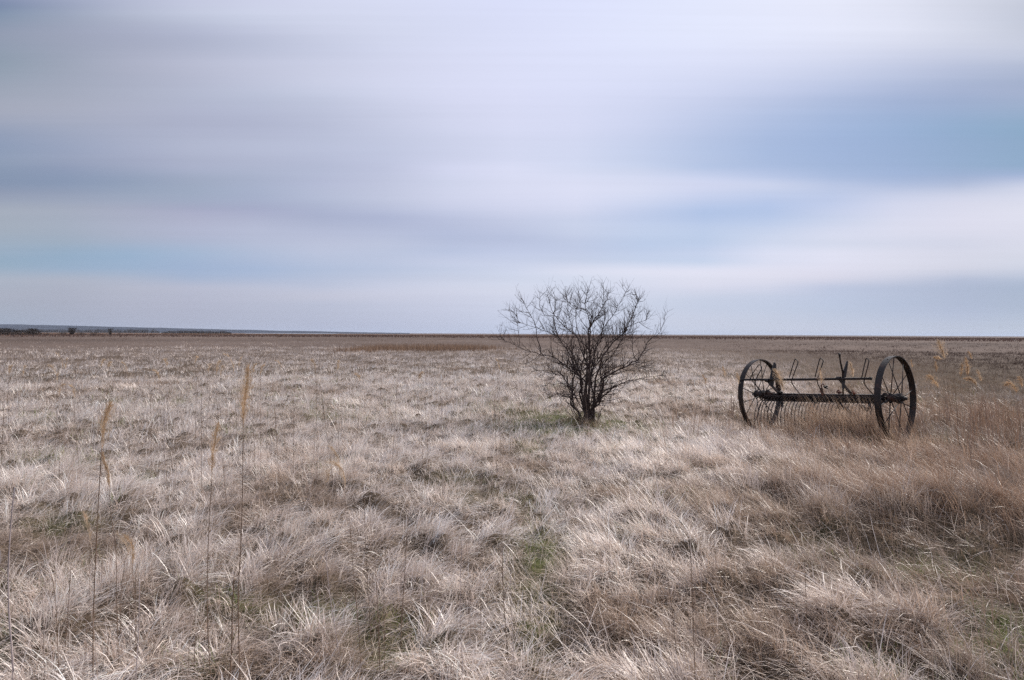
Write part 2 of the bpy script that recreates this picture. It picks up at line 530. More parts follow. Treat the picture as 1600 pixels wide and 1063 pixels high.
def thatch_layer(n, d0, d1, expo):
    """broken blades lying flat under the tufts"""
    rx, ry, D = wedge(n, d0, d1, expo)
    px, py, low, high, green = region(rx, ry)
    vx, vy = flow(rx, ry, px)
    phi = np.arctan2(vy + 1.1 * RS.randn(n), vx + 1.1 * RS.randn(n))
    rz = ground_z(rx, ry) + .01 + .05 * RS.rand(n)
    L = RS.uniform(.08, .26, n)
    th0 = np.radians(RS.uniform(62, 88, n)); th1 = th0 + np.radians(RS.uniform(-12, 25, n))
    W = np.maximum(.0025 + .002 * RS.rand(n), .00045 * D)
    t = RS.rand(n)
    tint = mixc(TAN[None] * .6, STRAW[None] * .9, t ** 1.3)
    tint = mixc(tint, BROWN[None], np.clip(.35 * RS.rand(n) + .3 * green, 0, 1) * (1 - .7 * sstep(6, 14, D)))
    tint = mixc(tint, STRAW[None] * .9, .5 * sstep(6, 14, D) * (px < 1250))
    # yellowed moss along the path
    moss = np.clip(gfield([(845, 860, 50, 70, .8), (845, 950, 60, 60, .7), (620, 1000, 70, 30, .6), (700, 740, 80, 12, .4)], px, py), 0, 1)
    tint = mixc(tint, np.array((.30, .25, .10))[None], .85 * moss * RS.rand(n))
    return rx, ry, rz, L, W, phi, th0, th1, tint, RS.randn(n) * .8


def cat(layers):
    return [np.concatenate([l[i] for l in layers]) for i in range(len(layers[0]))]


def add_blades(name, layers, mat, segs, label, cat_, kind='stuff'):
    a = cat(layers)
    o = blades_mesh(name, a[0], a[1], a[2], a[3], a[4], a[5], a[6], a[7], a[8], mat, segs=segs, kink=a[9])
    tag(o, label, cat_, kind=kind)
    return o


near = [grass_layer(29000, 9, 1.8, 10, 1.1, 3), grass_layer(33000, 8, 8, 26, 1.75, 3), thatch_layer(85000, 1.8, 22, 1.5)]


# ---- the tall golden grass leaning over the rake and along the right bank
def tall_patch(cx, cy, sx, sy, n, Lm, phi0, dphi, th0m, colA, colB, thb=25, wmul=1.0):
    per = 9; nl = n // per
    lx = cx + sx * RS.randn(nl); ly = cy + sy * RS.randn(nl)
    lphi = phi0 + dphi * RS.randn(nl); lth = th0m + 9 * RS.randn(nl); lt = RS.rand(nl); lL = RS.uniform(.65, 1.1, nl); lb = RS.uniform(.2, 1, nl) * thb
    r_ = np.repeat(np.arange(nl), per); n = len(r_)
    rx = lx[r_] + .045 * RS.randn(n); ry = ly[r_] + .045 * RS.randn(n)
    rz = ground_z(rx, ry)
    D = np.hypot(rx, ry)
    L = Lm * lL[r_] * RS.uniform(.55, 1.1, n)
    phi = lphi[r_] + .14 * RS.randn(n)
    th0 = np.radians(np.abs(lth[r_] + 6 * RS.randn(n))); th1 = th0 + np.radians(lb[r_] * RS.uniform(.6, 1.3, n))
    W = np.maximum(.003, .00046 * D) * RS.uniform(.7, 1.4, n) * wmul
    t = np.clip(lt[r_] + .2 * RS.randn(n), 0, 1)
    tint = mixc(np.array(colA)[None], np.array(colB)[None], t) * RS.uniform(.75, 1.2, n)[:, None]
    return rx, ry, rz, L, W, phi, th0, th1, tint, .15 * RS.randn(n)


def gp(px, py):
    """ground point seen at a pixel"""
    v = ray(px, py)
    s = -EYE / v.z
    return v.x * s, v.y * s


tall = []
rakes = [(1335, 688, .32, .2, 1150, .98), (1366, 690, .2, .14, 520, 1.0), (1300, 686, .3, .25, 500, .78), (1240, 678, .25, .25, 300, .45),
         (1340, 710, .7, .25, 900, .5), (1450, 700, .3, .2, 250, .4), (1200, 672, .35, .2, 250, .34)]
for (px_, py_, sx_, sy_, n_, L_) in rakes:
    gx, gy = gp(px_, py_)
    tall.append(tall_patch(gx, gy, sx_, sy_, n_, L_, math.pi, .22, 36, (.70, .56, .45), (.34, .235, .16), 24, 1.15))
banks = [(1260, 770, .4, .4, 900, .40, .5), (1330, 765, .5, .35, 1500, .42, .9), (1420, 795, .5, .3, 2300, .50, 1.2), (1500, 800, .5, .35, 2300, .52, 1.3), (1590, 815, .4, .4, 2000, .55, 1.3),
         (1560, 740, .9, .7, 3000, .50, 1.2), (1470, 735, .8, .6, 2000, .45, 1.0), (1650, 760, .8, .8, 1800, .6, 1.2), (1330, 985, .35, .25, 700, .34, .8), (1480, 1010, .3, .25, 500, .34, .8),
         (1180, 800, .45, .4, 700, .36, .4), (1090, 830, .4, .3, 600, .36, .2), (1060, 690, 1.2, .8, 500, .36, .3), (1560, 660, 1.4, 1.4, 2600, .55, 1.1), (1450, 655, 1.0, 1.0, 900, .42, .8), (900, 905, .3, .2, 350, .36, .1),
         (1590, 930, .4, .2, 700, .4, 1.3), (1350, 715, .9, .4, 900, .4, .8)]
for (px_, py_, sx_, sy_, n_, L_, br_) in banks:
    gx, gy = gp(px_, py_)
    k_ = min(1, br_)
    cA = np.array((.76, .67, .60)) * (1 - k_) + np.array((.56, .41, .31)) * k_
    cB = np.array((.50, .40, .31)) * (1 - k_) + np.array((.21, .125, .085)) * k_
    tall.append(tall_patch(gx, gy, sx_, sy_, n_, L_, math.pi - .1, .85, 34, cA, cB, 60))


# stray long pale straws
n = 5200
rx, ry, D = wedge(n, 2.2, 16, 1.3)
px, py, low, high, green = region(rx, ry)
vx, vy = flow(rx, ry, px)
straws = (rx, ry, ground_z(rx, ry), RS.uniform(.25, .55, n), np.maximum(.0026, .0004 * D), np.arctan2(vy + .7 * RS.randn(n), vx + .7 * RS.randn(n)),
          np.radians(RS.uniform(10, 55, n)), np.radians(RS.uniform(40, 105, n)), mixc(PALE[None] * 1.12, STRAW[None], RS.rand(n)), RS.randn(n) * .5)
n = 2600
rx, ry, D = wedge(n, 3.2, 40, 1.9)
px, py, low, high, green = region(rx, ry)
stalks = (rx, ry, ground_z(rx, ry), RS.uniform(.30, .75, n) * (1 + .3 * sstep(1200, 1500, px)), np.maximum(.0026, .00034 * D), RS.uniform(0, 6.28, n),
          np.radians(RS.uniform(0, 9, n)), np.radians(RS.uniform(0, 16, n)), mixc(np.array((.20, .14, .11))[None], np.array((.34, .26, .21))[None], RS.rand(n)), RS.randn(n) * .3)
gx, gy = gp(1530, 690)
weeds = tall_patch(gx, gy, 2.2, 1.6, 3000, .80, math.pi, 1.2, 10, (.34, .22, .15), (.17, .105, .08), 22)
tx_, ty_ = gp(915, 658)
foot_grass = tall_patch(tx_, ty_, .26, .16, 420, .28, math.pi, 1.6, 16, (.42, .31, .22), (.20, .14, .09), 50)
add_blades('dry_grass', near + tall + [straws, stalks, weeds, foot_grass], M_GRASS, 3, 'pale matted dead meadow grass in combed tufts across the field', 'dry grass')

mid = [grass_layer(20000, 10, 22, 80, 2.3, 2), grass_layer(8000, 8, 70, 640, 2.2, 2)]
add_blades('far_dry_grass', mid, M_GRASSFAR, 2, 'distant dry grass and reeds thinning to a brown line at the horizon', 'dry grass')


# ---- green grass in the hollows
def green_layer(n, d0, d1, expo):
    rx, ry, D = wedge(n, d0, d1, expo)
    px, py, low, high, green = region(rx, ry)
    patch = sstep(.40, .62, fbm(rx / .35, ry / .35, 8, 2))
    spor = sstep(.68, .80, fbm(rx / .8, ry / .8, 123, 2)) * .5
    k = RS.rand(n) < np.clip(green * patch + spor, 0, 1)
    rx, ry, D = rx[k], ry[k], D[k]
    n = len(rx)
    th0 = np.radians(RS.uniform(2, 40, n))
    tint = mixc(GREENC[None], np.array((.24, .26, .09))[None], RS.rand(n)) * RS.uniform(.7, 1.3, n)[:, None]
    return (rx, ry, ground_z(rx, ry), RS.uniform(.06, .17, n) * (1 + .7 * sstep(8, 12, D)), np.maximum(.003, .0005 * D), RS.uniform(0, 6.28, n), th0,
            th0 + np.radians(RS.uniform(5, 60, n)), tint, RS.randn(n) * .4)


add_blades('green_grass', [green_layer(120000, 2, 25, 1.5)], M_GREEN, 3, 'short green grass showing through in the hollows', 'green grass')

# ---- a far strip of orange reeds and the reed belt at the horizon
n = 3500
u = RS.rand(n)
ax_, ay_ = gp(545, 549.3); bx_, by_ = gp(770, 546.8)
rx = ax_ + (bx_ - ax_) * u + 1.2 * RS.randn(n); ry = ay_ + (by_ - ay_) * u + 2.2 * RS.randn(n)
Lr = RS.uniform(.45, .85, n) * (.5 + .5 * np.minimum(1, np.minimum(u, 1 - u) * 8))
reedstrip = (rx, ry, ground_z(rx, ry), Lr, .03 + .03 * RS.rand(n), RS.uniform(0, 6.28, n), np.radians(RS.uniform(0, 14, n)), np.radians(RS.uniform(5, 35, n)),
             mixc(np.array((.33, .22, .15))[None], np.array((.21, .145, .11))[None], RS.rand(n)), RS.randn(n) * .2)
add_blades('reed_bed', [reedstrip], M_GRASSFAR, 2, 'long low strip of orange brown reeds left of the bare tree', 'reeds')
n = 36000
a = np.radians(RS.uniform(-50, 50, n)); D = RS.uniform(240, 640, n) ** 1.0
rx = D * np.sin(a); ry = D * np.cos(a)
left = sstep(-.6, .1, -np.sin(a))
hh = RS.uniform(.42, .62, n)
t = RS.rand(n)
belt = (rx, ry, ground_z(rx, ry), hh, D * .0009 * (.5 + RS.rand(n)), RS.uniform(0, 6.28, n), np.radians(RS.uniform(0, 10, n)), np.radians(RS.uniform(2, 25, n)),
        mixc(mixc(np.array((.15, .095, .075))[None], np.array((.10, .068, .060))[None], t), np.array((.34, .21, .13))[None], np.clip(left * sstep(420, 600, D), 0, 1)),
        RS.randn(n) * .2)
add_blades('horizon_reeds', [belt], M_GRASSFAR, 2, 'dark brown belt of reeds closing the field along the horizon', 'reeds')


# ------------------------------------------------------------------ bare tree
def branch_path(p0, d0, length, nseg, wob, lift, rnd):
    pts = [Vector(p0)]; d = Vector(d0).normalized()
    for i in range(nseg):
        d = (d + Vector((rnd.gauss(0, wob), rnd.gauss(0, wob), rnd.gauss(0, wob) + lift))).normalized()
        pts.append(pts[-1] + d * (length / nseg))
    return pts


def tree():
    rnd = random.Random(5)
    DT = 13.05
    bx, by = P(600 / 4.09 + 770, 925 / 4.09 + 420, DT).x, 0
    base = P(600 / 4.09 + 770, 930 / 4.09 + 420, DT)
    base.z = gz(base.x, base.y) - .03
    root = empty('bare_tree', base)
    tag(root, 'leafless many-stemmed thorny tree standing alone in the meadow', 'tree')

    def tp(X, Y, dd):
        return P(X / 4.09 + 770, Y / 4.09 + 420, DT + dd)
    # main limbs: traced outline, each with its own run in depth; r in metres at base
    limbs = [
        ([(600, 930), (592, 820), (602, 700), (622, 580), (616, 480), (612, 390), (645, 320), (685, 262), (735, 150), (740, 60)], -.25, .040),
        ([(612, 930), (626, 830), (622, 720), (640, 560), (680, 440), (735, 340), (785, 250), (830, 140), (862, 50)], .5, .022),
        ([(588, 925), (578, 800), (583, 730), (540, 620), (492, 520), (430, 450), (380, 420), (315, 395), (250, 375), (150, 340)], .55, .022),
        ([(590, 930), (600, 820), (596, 730), (555, 690), (500, 650), (440, 600), (382, 562), (305, 552), (230, 530), (155, 492), (85, 468), (40, 425)], -.35, .025),
        ([(612, 925), (640, 830), (662, 760), (700, 710), (780, 660), (860, 625), (925, 590), (970, 520), (1020, 440), (1072, 400), (1100, 270)], .25, .031),
        ([(618, 920), (645, 870), (700, 820), (770, 760), (860, 718), (930, 705), (1000, 692), (1110, 680)], -.75, .026),
        ([(560, 925), (536, 870), (500, 822), (450, 800), (400, 805), (340, 832)], -.55, .017),
        ([(565, 925), (540, 860), (530, 760), (480, 690), (400, 682), (350, 735), (318, 780)], -.8, .016),
        ([(560, 928), (545, 880), (540, 750), (528, 680), (512, 600), (500, 500), (510, 380), (480, 280), (465, 100)], .8, .026),
        ([(604, 900), (620, 690), (590, 580), (540, 430), (460, 372), (395, 290), (370, 200), (350, 110)], .35, .024),
        ([(612, 880), (618, 560), (622, 400), (605, 290), (590, 220), (600, 120), (610, 50)], -.7, .022),
        ([(625, 900), (650, 700), (700, 560), (770, 470), (850, 400), (900, 300), (915, 210), (935, 150), (905, 80)], -.5, .026),
        ([(635, 890), (660, 760), (690, 640), (760, 560), (830, 450), (880, 380), (890, 250)], .9, .022),
        ([(590, 880), (560, 700), (500, 560), (440, 470), (392, 340), (400, 220), (395, 120)], .95, .024),
        ([(610, 900), (600, 760), (640, 640), (720, 500), (800, 420), (860, 370), (980, 330), (985, 240)], 1.0, .020),
        ([(600, 920), (585, 800), (560, 660), (590, 520), (540, 380), (530, 260), (570, 130)], -1.05, .024),
        ([(612, 920), (640, 800), (690, 720), (760, 640), (840, 600), (930, 640), (1000, 620)], -1.1, .018),
        ([(590, 920), (560, 800), (480, 740), (430, 660), (340, 650), (250, 660)], 1.0, .016),
        ([(600, 900), (610, 760), (640, 640), (650, 520), (700, 400), (720, 300), (700, 200), (705, 20)], .15, .024),
        ([(305, 545), (290, 460), (275, 380), (240, 290), (212, 215), (200, 160)], -.35, .013),
        ([(168, 495), (165, 400), (152, 300), (100, 240)], -.35, .007),
        ([(925, 590), (895, 530), (888, 440), (895, 360), (900, 220)], .25, .011),
        ([(460, 370), (420, 310), (330, 300), (300, 210), (300, 130)], .5, .008),
        ([(640, 320), (600, 240), (500, 200), (470, 150), (475, 60)], -.3, .009),
    ]
    trunk = MB(base); main = MB(base); small = MB(base)

    def grow(pts, rads, level, rnd):
        """side branches along a finished branch"""
        total = sum((pts[i + 1] - pts[i]).length for i in range(len(pts) - 1))
        per = {0: 15.0, 1: 11.0, 2: 6.0}[level]
        cnt = int(total * per) + (1 if rnd.random() < .5 else 0)
        for _ in range(cnt):
            t = rnd.uniform(.22 if level == 0 else .08, 1.0) ** .85
            f = t * (len(pts) - 1); i = min(int(f), len(pts) - 2); g = f - i
            p = pts[i].lerp(pts[i + 1], g); r = rads[i] * (1 - g) + rads[i + 1] * g
            d = (pts[i + 1] - pts[i]).normalized()
            side = Vector((rnd.gauss(0, 1), rnd.gauss(0, 1), rnd.gauss(.15, .8)))
            side = (side - d * side.dot(d)).normalized()
            dd = (d * rnd.uniform(.25, .9) + side * rnd.uniform(.6, 1.0)).normalized()
            if level == 0:
                ln = rnd.uniform(.18, .80) * (1.1 - .62 * t) * (.8 if p.z > base.z + 2.0 else 1)
                if p.z < .8: ln *= .75
                rr = min(r * .6, .0085); rr = max(rr, .0042)
                bp = branch_path(p, dd, ln, 5, .10, .10, rnd)
                br = [rr * (1 - .62 * k / 5) for k in range(6)]
                small.tube(bp, br, 4)
                grow(bp, br, 1, rnd)
            elif level == 1:
                ln = rnd.uniform(.05, .28)
                rr = min(r * .75, .0033)
                bp = branch_path(p, (dd + Vector((0, 0, .35))), ln, 3, .07, .07, rnd)
                br = [rr * (1 - .5 * k / 3) for k in range(4)]
                small.tube(bp, br, 3)
                if rnd.random() < .35: grow(bp, br, 2, rnd)
            else:
                ln = rnd.uniform(.02, .10)
                bp = [p, p + dd * ln]
                small.tube(bp, [.0020, .0012], 3)
    for (line, dep, r0) in limbs:
        line = [(x_, 300 - (300 - y_) * .68 if y_ < 300 else y_) for (x_, y_) in line]
        line = [(600 + (x_ - 600) * (1 + 1.1 * math.exp(-((y_ - 815) / 80) ** 2) * (abs(x_ - 600) < 90)), y_) for (x_, y_) in line]
        m = len(line)
        cum = [0]
        for i in range(1, m):
            cum.append(cum[-1] + math.hypot(line[i][0] - line[i - 1][0], line[i][1] - line[i - 1][1]))
        attached = line[0][1] < 860
        pts = []
        if not attached:
            g_ = tp(605 + (line[0][0] - 605) * .75, 955, 0); g_.z = base.z - .04; g_.y += rnd.uniform(-.06, .06); pts.append(g_)
        for i, (X, Y) in enumerate(line):
            u = cum[i] / cum[-1]
            dd = dep * (u if not attached else (.55 + .45 * u)) + (rnd.uniform(-.05, .05) if i > 1 else 0) + (rnd.uniform(-.05, .05) if i == 0 else 0)
            pts.append(tp(X + rnd.uniform(-4, 4), Y + (rnd.uniform(-4, 4)), dd))
        # finer, slightly crooked line
        fine = []
        for i in range(len(pts) - 1):
            fine.append(pts[i])
            mid_ = pts[i].lerp(pts[i + 1], .5)
            fine.append(mid_ + Vector((rnd.gauss(0, .012), rnd.gauss(0, .02), rnd.gauss(0, .012))))
        fine.append(pts[-1])
        nn = len(fine)
        rads = [max(.0042, r0 * (1 - (k / (nn - 1)) ** .75 * .93)) for k in range(nn)]
        if r0 >= .022 and not attached:
            cut = 7
            trunk.tube(fine[:cut + 1], [r * 1.06 for r in rads[:cut + 1]], 8)
            main.tube(fine[cut:], rads[cut:], 7)
        else:
            main.tube(fine, rads, 6)
        grow(fine, rads, 0, rnd)
    for k in range(22):
        a_ = rnd.uniform(0, 6.28)
        q = base + Vector((math.cos(a_) * .10, math.sin(a_) * .10, rnd.uniform(.25, .75)))
        bp = branch_path(q, (math.cos(a_), math.sin(a_), rnd.uniform(.05, .5)), rnd.uniform(.5, 1.05), 7, .13, .02, rnd)
        br = [.0085 * (1 - .65 * i / 7) for i in range(8)]
        small.tube(bp, br, 5)
        grow(bp, br, 1, rnd)
    # stubby foot where the stems join
    foot = [base + Vector((0, 0, -.05)), base + Vector((0.0, 0, .08)), base + Vector((.02, 0, .22)), base + Vector((.02, .0, .42))]
    trunk.tube(foot, [.15, .10, .05, .02], 10)
    # suckers round the foot
    for k in range(14):
        a_ = rnd.uniform(0, 6.28); q = base + Vector((math.cos(a_) * rnd.uniform(.05, .24), math.sin(a_) * rnd.uniform(.05, .24), 0))
        bp = branch_path(q, (math.cos(a_) * .35, math.sin(a_) * .35, 1), rnd.uniform(.3, .95), 5, .16, .02, rnd)
        small.tube(bp, [.0055, .005, .0045, .004, .003, .002], 4)
        grow(bp, [.005, .005, .004, .004, .003, .002], 1, rnd)
    trunk.build('trunk', M_BARK, root)
    cr = main.build('limbs', M_BARK, root)
    small.build('crown', M_TWIG, root)
    return base


TB = tree()


# ------------------------------------------------------------------ the old hay rake
def rake():
    rnd = random.Random(9)
    hubR = P(1400, 622.5, 10.53)
    hubL = P(1188, 616.5, 12.66)
    ax = (hubL - hubR).normalized()
    up = Vector((0, 0, 1)); up = (up - ax * up.dot(ax)).normalized()
    fw = up.cross(ax).normalized()                 # travel direction
    if fw.x > 0: fw = -fw                           # now towards the operator's side (left, towards the camera)
    mid = (hubR + hubL) / 2
    base = Vector((mid.x, mid.y, gz(mid.x, mid.y)))
    root = empty('hay_rake', base)
    tag(root, 'rusty antique horse-drawn hay rake with two big iron wheels', 'hay rake')

    def wheel(hub, inward, rad, phase):
        q_ = Matrix.Rotation(R(4.5), 3, up)
        ax_, fw_ = q_ @ ax0, q_ @ fw0
        return wheel_(hub, ax_, fw_, rad, phase)

    def wheel_(hub, ax, fw, rad, phase):
        we = MB(base)
        # the tyre: a flat band
        n = 72; w = .050; th = .012
        b = 0
        for k in range(n):
            a_ = 2 * math.pi * k / n
            dr = fw * math.cos(a_) + up * math.sin(a_)
            wob = 1 + .004 * math.sin(3 * a_ + phase)
            for (rr, ww) in ((rad, -w), (rad, w), (rad - th, w), (rad - th, -w)):
                we.v.append(hub + dr * rr * wob + ax * ww - base)
        for k in range(n):
            k2 = (k + 1) % n
            for j in range(4):
                j2 = (j + 1) % 4
                we.f.append((4 * k + j, 4 * k + j2, 4 * k2 + j2, 4 * k2 + j))
        # an iron wheel: the tyre is its root, hub and spokes go under it
        tyre = we.build('wheel', M_IRON, root, smooth=False)
        hb = MB(base)
        hb.tube([hub - ax * .13, hub - ax * .125, hub - ax * .09, hub - ax * .085, hub - ax * .05, hub + ax * .05, hub + ax * .085, hub + ax * .09, hub + ax * .125, hub + ax * .13],
                [.03, .045, .047, .085, .088, .062, .088, .085, .047, .03], 18)
        hb.build('hub', M_IRON, tyre, smooth=False)
        for k in range(14):
            a_ = 2 * math.pi * (k + .35) / 14 + phase
            dr = fw * math.cos(a_) + up * math.sin(a_)
            s = .078 if k % 2 else -.078
            sp = MB(base)
            sp.tube([hub + dr * .06 + ax * s, hub + dr * (rad - .004) + ax * s * .16], [.0085, .0065], 6)
            # rivet head outside the tyre
            sp.tube([hub + dr * (rad - .006) + ax * s * .15, hub + dr * (rad + .006) + ax * s * .15], [.013, .010], 6)
            sp.build('spoke', M_IRON, tyre)

    ax0, fw0 = ax, fw
    wheel(hubR, 1, .70, .12)
    wheel(hubL, -1, .695, .55)

    # axle beam: an angle iron channel
    A = hubR + ax * .14; B = hubL - ax * .02
    bm = MB(base)
    cA = hubR + ax * .17 + up * -.005; cB = hubL - ax * .12 + up * -.03
    c = (cA + cB) / 2; half = (cB - cA) / 2
    bm.box(c + up * .048, half, fw * .060, up * .012)
    bm.box(c + fw * .052 - up * .020, half, fw * .008, up * .052)
    bm.box(c - fw * .052 - up * .028, half, fw * .008, up * .060)
    beam = bm.build('axle_beam', M_IRON, root, smooth=False, bevel=.004)
    for hub, s in ((hubR, 1), (hubL, -1)):
        ax_mb = MB(base)
        ax_mb.tube([hub - ax * s * .17, hub + ax * s * .30], [.028, .028], 12)
        ax_mb.build('axle_stub', M_IRON, root)
    # ratchet drums inside each wheel
    for hub, s in ((hubR, 1), (hubL, -1)):
        rt = MB(base)
        n = 20
        p0 = hub + ax * s * .15
        b = 0
        for j, (o_, rr) in enumerate(((0, 1), (.045, 1))):
            for k in range(n * 2):
                a_ = math.pi * k / n
                r_ = (.085 if k % 2 else .066)
                rt.v.append(p0 + ax * s * o_ + (fw * math.cos(a_) + up * math.sin(a_)) * r_ - base)
        for k in range(n * 2):
            k2 = (k + 1) % (n * 2)
            rt.f.append((k, k2, n * 2 + k2, n * 2 + k))
        rt.f.append(tuple(range(n * 2))); rt.f.append(tuple(reversed(range(n * 2, n * 4))))
        rt.build('ratchet_drum', M_IRON, root, smooth=False)
        # bearing bracket between drum and beam
        bk = MB(base)
        bk.box(p0 + ax * s * .10 - up * .01, ax * .035, fw * .075, up * .065)
        bk.box(p0 + ax * s * .085 - up * .085 + fw * .02, ax * .02, fw * .03, up * .03)
        bk.build('bearing_bracket', M_IRON, root, smooth=False, bevel=.01)

    # tines: coiled at the beam, then one long C down to the ground
    length = (cB - cA).length
    nt = 33
    for k in range(nt):
        f = (k + .5) / nt
        p = cA.lerp(cB, f)
        gzv = gz(p.x, p.y) + .04
        tm = MB(base)
        H = p.z - gzv
        j = rnd.uniform(-.01, .01)
        pts = []
        # over the top of the beam and over its face
        pts.append(p + fw * .050 + up * .030 - ax * .075)
        pts.append(p + fw * .068 + up * .026 - ax * .05)
        pts.append(p + fw * .080 + up * .012 - ax * .01)
        pts.append(p + fw * .086 - up * .010 + ax * .03)
        pts.append(p + fw * .084 - up * .038 + ax * .06)
        pts.append(p + fw * .078 - up * .068 + ax * .075)
        # the big C: bulges to the operator's side, tip curls forward
        q = p + ax * .075
        Rr = H * .56
        cc = q + fw * (.07 + .01 * j) - up * (.065 + Rr)
        for m in range(0, 13):
            a_ = math.radians(84 - 15.2 * m)
            pts.append(cc + fw * (math.cos(a_) * Rr * .62) + up * (math.sin(a_) * Rr * (1 + j)) + Vector((j, j, 0)))
        pts = [Vector(x) for x in pts]
        tm.tube(pts, [.0085] * (len(pts) - 3) + [.007, .006, .004], 6)
        # loop round the tine rod
        lc = p + fw * .0 + up * .078
        tm.build('tine', M_TINE, root)
    # the rod that holds the tine heads
    rd = MB(base)
    rd.tube([cA - up * .030 + fw * .066, cB - up * .030 + fw * .066], [.010, .010], 8)
    rd.tube([cA - up * .085 + fw * .06, cB - up * .085 + fw * .06], [.008, .008], 8)
    rd.build('tine_rod', M_IRON, root)

    # upper rail (the stripper bar) on the operator's side
    RA = P(1361, 591.6, 10.3); RB = P(1158, 593.6, 12.3)
    rl = MB(base)
    rl.tube([RA, RA.lerp(RB, .5) - up * .006, RB], [.0225, .0225, .0205], 10)
    rl.tube([RA - ax * .006, RA + ax * .02], [.028, .028], 10)
    rl.build('upper_rail', M_IRON, root)

    def railD(px_):
        t_ = (px_ - 1361) / (1158 - 1361); X0, X1 = 10.3, 12.3
        # perspective-correct depth along the bar
        return 1 / ((1 - t_) / X0 + t_ / X1)

    def beamD(px_):
        t_ = (px_ - 1400) / (1188 - 1400)
        return 1 / ((1 - t_) / 10.53 + t_ / 12.66) - .05
    # stripper loops
    loops = [((1249.2, 615), (1238.5, 600.5), (1238, 592), (1246.6, 568), (1246.2, 564.5), (1244.2, 562.2), (1241.4, 563.4), (1233.2, 590.5)),
             ((1287.5, 616), (1278.5, 602), (1277.5, 592), (1285.8, 566.5), (1285.6, 563), (1283.4, 560.7), (1280.5, 562.5), (1273.6, 589.5)),
             ((1364.5, 617), (1351.5, 601.5), (1351, 592), (1357.4, 566.5), (1357.2, 563), (1355.2, 560.6), (1352.6, 562.8), (1346.4, 590.5)),
             ((1191.5, 614), (1181.5, 603), (1181.5, 592), (1189.6, 577), (1189.4, 572.6), (1186.8, 570.4), (1184, 572.0), (1174.0, 587.5), (1173.0, 592.5))]
    for lp in loops:
        m = MB(base)
        n = len(lp)
        pts = []
        for i, (x, y) in enumerate(lp):
            dr, db = railD(x), beamD(x)
            if i == 0: d_ = db
            elif i == 1: d_ = dr * .75 + db * .25
            else: d_ = dr + (.06 * (592 - y) / 30 if y < 592 else 0)
            pts.append(P(x, y, d_))
        # round the hairpin
        sm = [pts[0]]
        for i in range(len(pts) - 1):
            for t_ in (.34, .67, 1.0):
                a_ = pts[max(i - 1, 0)]; b_ = pts[i]; c_ = pts[i + 1]; e_ = pts[min(i + 2, n - 1)]
                t2 = t_ * t_; t3 = t2 * t_
                sm.append(.5 * ((2 * b_) + (c_ - a_) * t_ + (2 * a_ - 5 * b_ + 4 * c_ - e_) * t2 + (3 * b_ - a_ - 3 * c_ + e_) * t3))
        m.tube(sm, .0085, 6)
        m.build('stripper_rod', M_IRON, root)

    # arms from the rail down to the beam
    for (x0, y0, x1, y1) in ((1198.5, 594.5, 1218, 616), (1310.5, 591.5, 1330, 616)):
        m = MB(base)
        p0 = P(x0, y0, railD(x0)); p1 = P(x1, y1, beamD(x1))
        d = (p1 - p0).normalized(); s_ = d.cross(ax).normalized()
        m.box((p0 + p1) / 2, (p1 - p0) / 2 + d * .02, s_ * .024, ax * .009)
        m.tube([p0 - ax * .035, p0 + ax * .035], [.033, .033], 10)
        m.build('rail_arm', M_IRON, root, smooth=False, bevel=.003)

    # two upright plates (lift levers) rising from the rail
    def plate(poly, depth, thick, name, mat):
        m = MB(base)
        front = [P(x, y, depth(x)) for (x, y) in poly]
        back = [p - fw * thick * .3 + Vector((0, thick, 0)) for p in front]
        b0 = len(m.v)
        for p in front + back: m.v.append(p - base)
        k = len(poly)
        m.f.append(tuple(range(k))); m.f.append(tuple(reversed(range(k, 2 * k))))
        for i in range(k):
            j = (i + 1) % k
            m.f.append((i, i + k, j + k, j))
        return m.build(name, mat, root, smooth=False, bevel=.003)
    plate([(1202.6, 603), (1207.6, 605), (1208.6, 604.5), (1210.8, 588), (1211.6, 580), (1213.4, 578), (1213.0, 570), (1211.4, 566.8), (1209.6, 566.2), (1208.6, 569), (1204.6, 583), (1202.4, 594)],
          lambda x: railD(x) + .03, .035, 'lever_plate', M_PLANK)
    plate([(1316.6, 608), (1319.4, 608.5), (1320.6, 597), (1322.8, 585), (1324.9, 572), (1325.2, 566), (1324.2, 563.6), (1322.8, 566.6), (1319.4, 577), (1316.4, 586), (1315.8, 596)],
          lambda x: railD(x) + .03, .035, 'lever_plate', M_PLANK)
    m = MB(base)
    m.tube([P(1311.4, 553, 10.62), P(1313.2, 566, 10.66), P(1316.8, 582, 10.70), P(1317.0, 600, 10.74), P(1317.4, 616, 10.9)], [.014, .014, .017, .014, .013], 8)
    m.tube([P(1311.3, 552, 10.62), P(1311.9, 557, 10.63)], [.020, .018], 8)
    m.build('hand_lever', M_IRON, root)
    # dogs and brackets on top of the beam
    for (x, y, w, h, mat) in ((1284, 612.5, .022, .07, M_RUST), (1290, 604.5, .03, .025, M_IRON), (1310.5, 612.5, .03, .035, M_RUST), (1333.5, 613.5, .022, .035, M_RUST), (1220, 613.5, .03, .03, M_IRON)):
        m = MB(base)
        p = P(x, y, beamD(x))
        tilt = (up + ax * rnd.uniform(-.5, .5)).normalized(); s_ = tilt.cross(fw).normalized()
        m.box(p, tilt * h, s_ * w * .7, fw * .015)
        m.tube([p - fw * .05, p + fw * .05], [w * .6, w * .6], 8)
        m.box(p - tilt * (h * .7) + s_ * w * .5, s_ * w, tilt * .012, fw * .02)
        m.build('trip_bracket', mat, root, smooth=False, bevel=.004)
    m = MB(base)
    m.tube([P(1290, 605, beamD(1290)), P(1286, 600, beamD(1286)), P(1283, 602, beamD(1283)), P(1286, 613, beamD(1286))], [.014, .012, .012, .012], 7)
    m.build('trip_pawl', M_RUST, root)
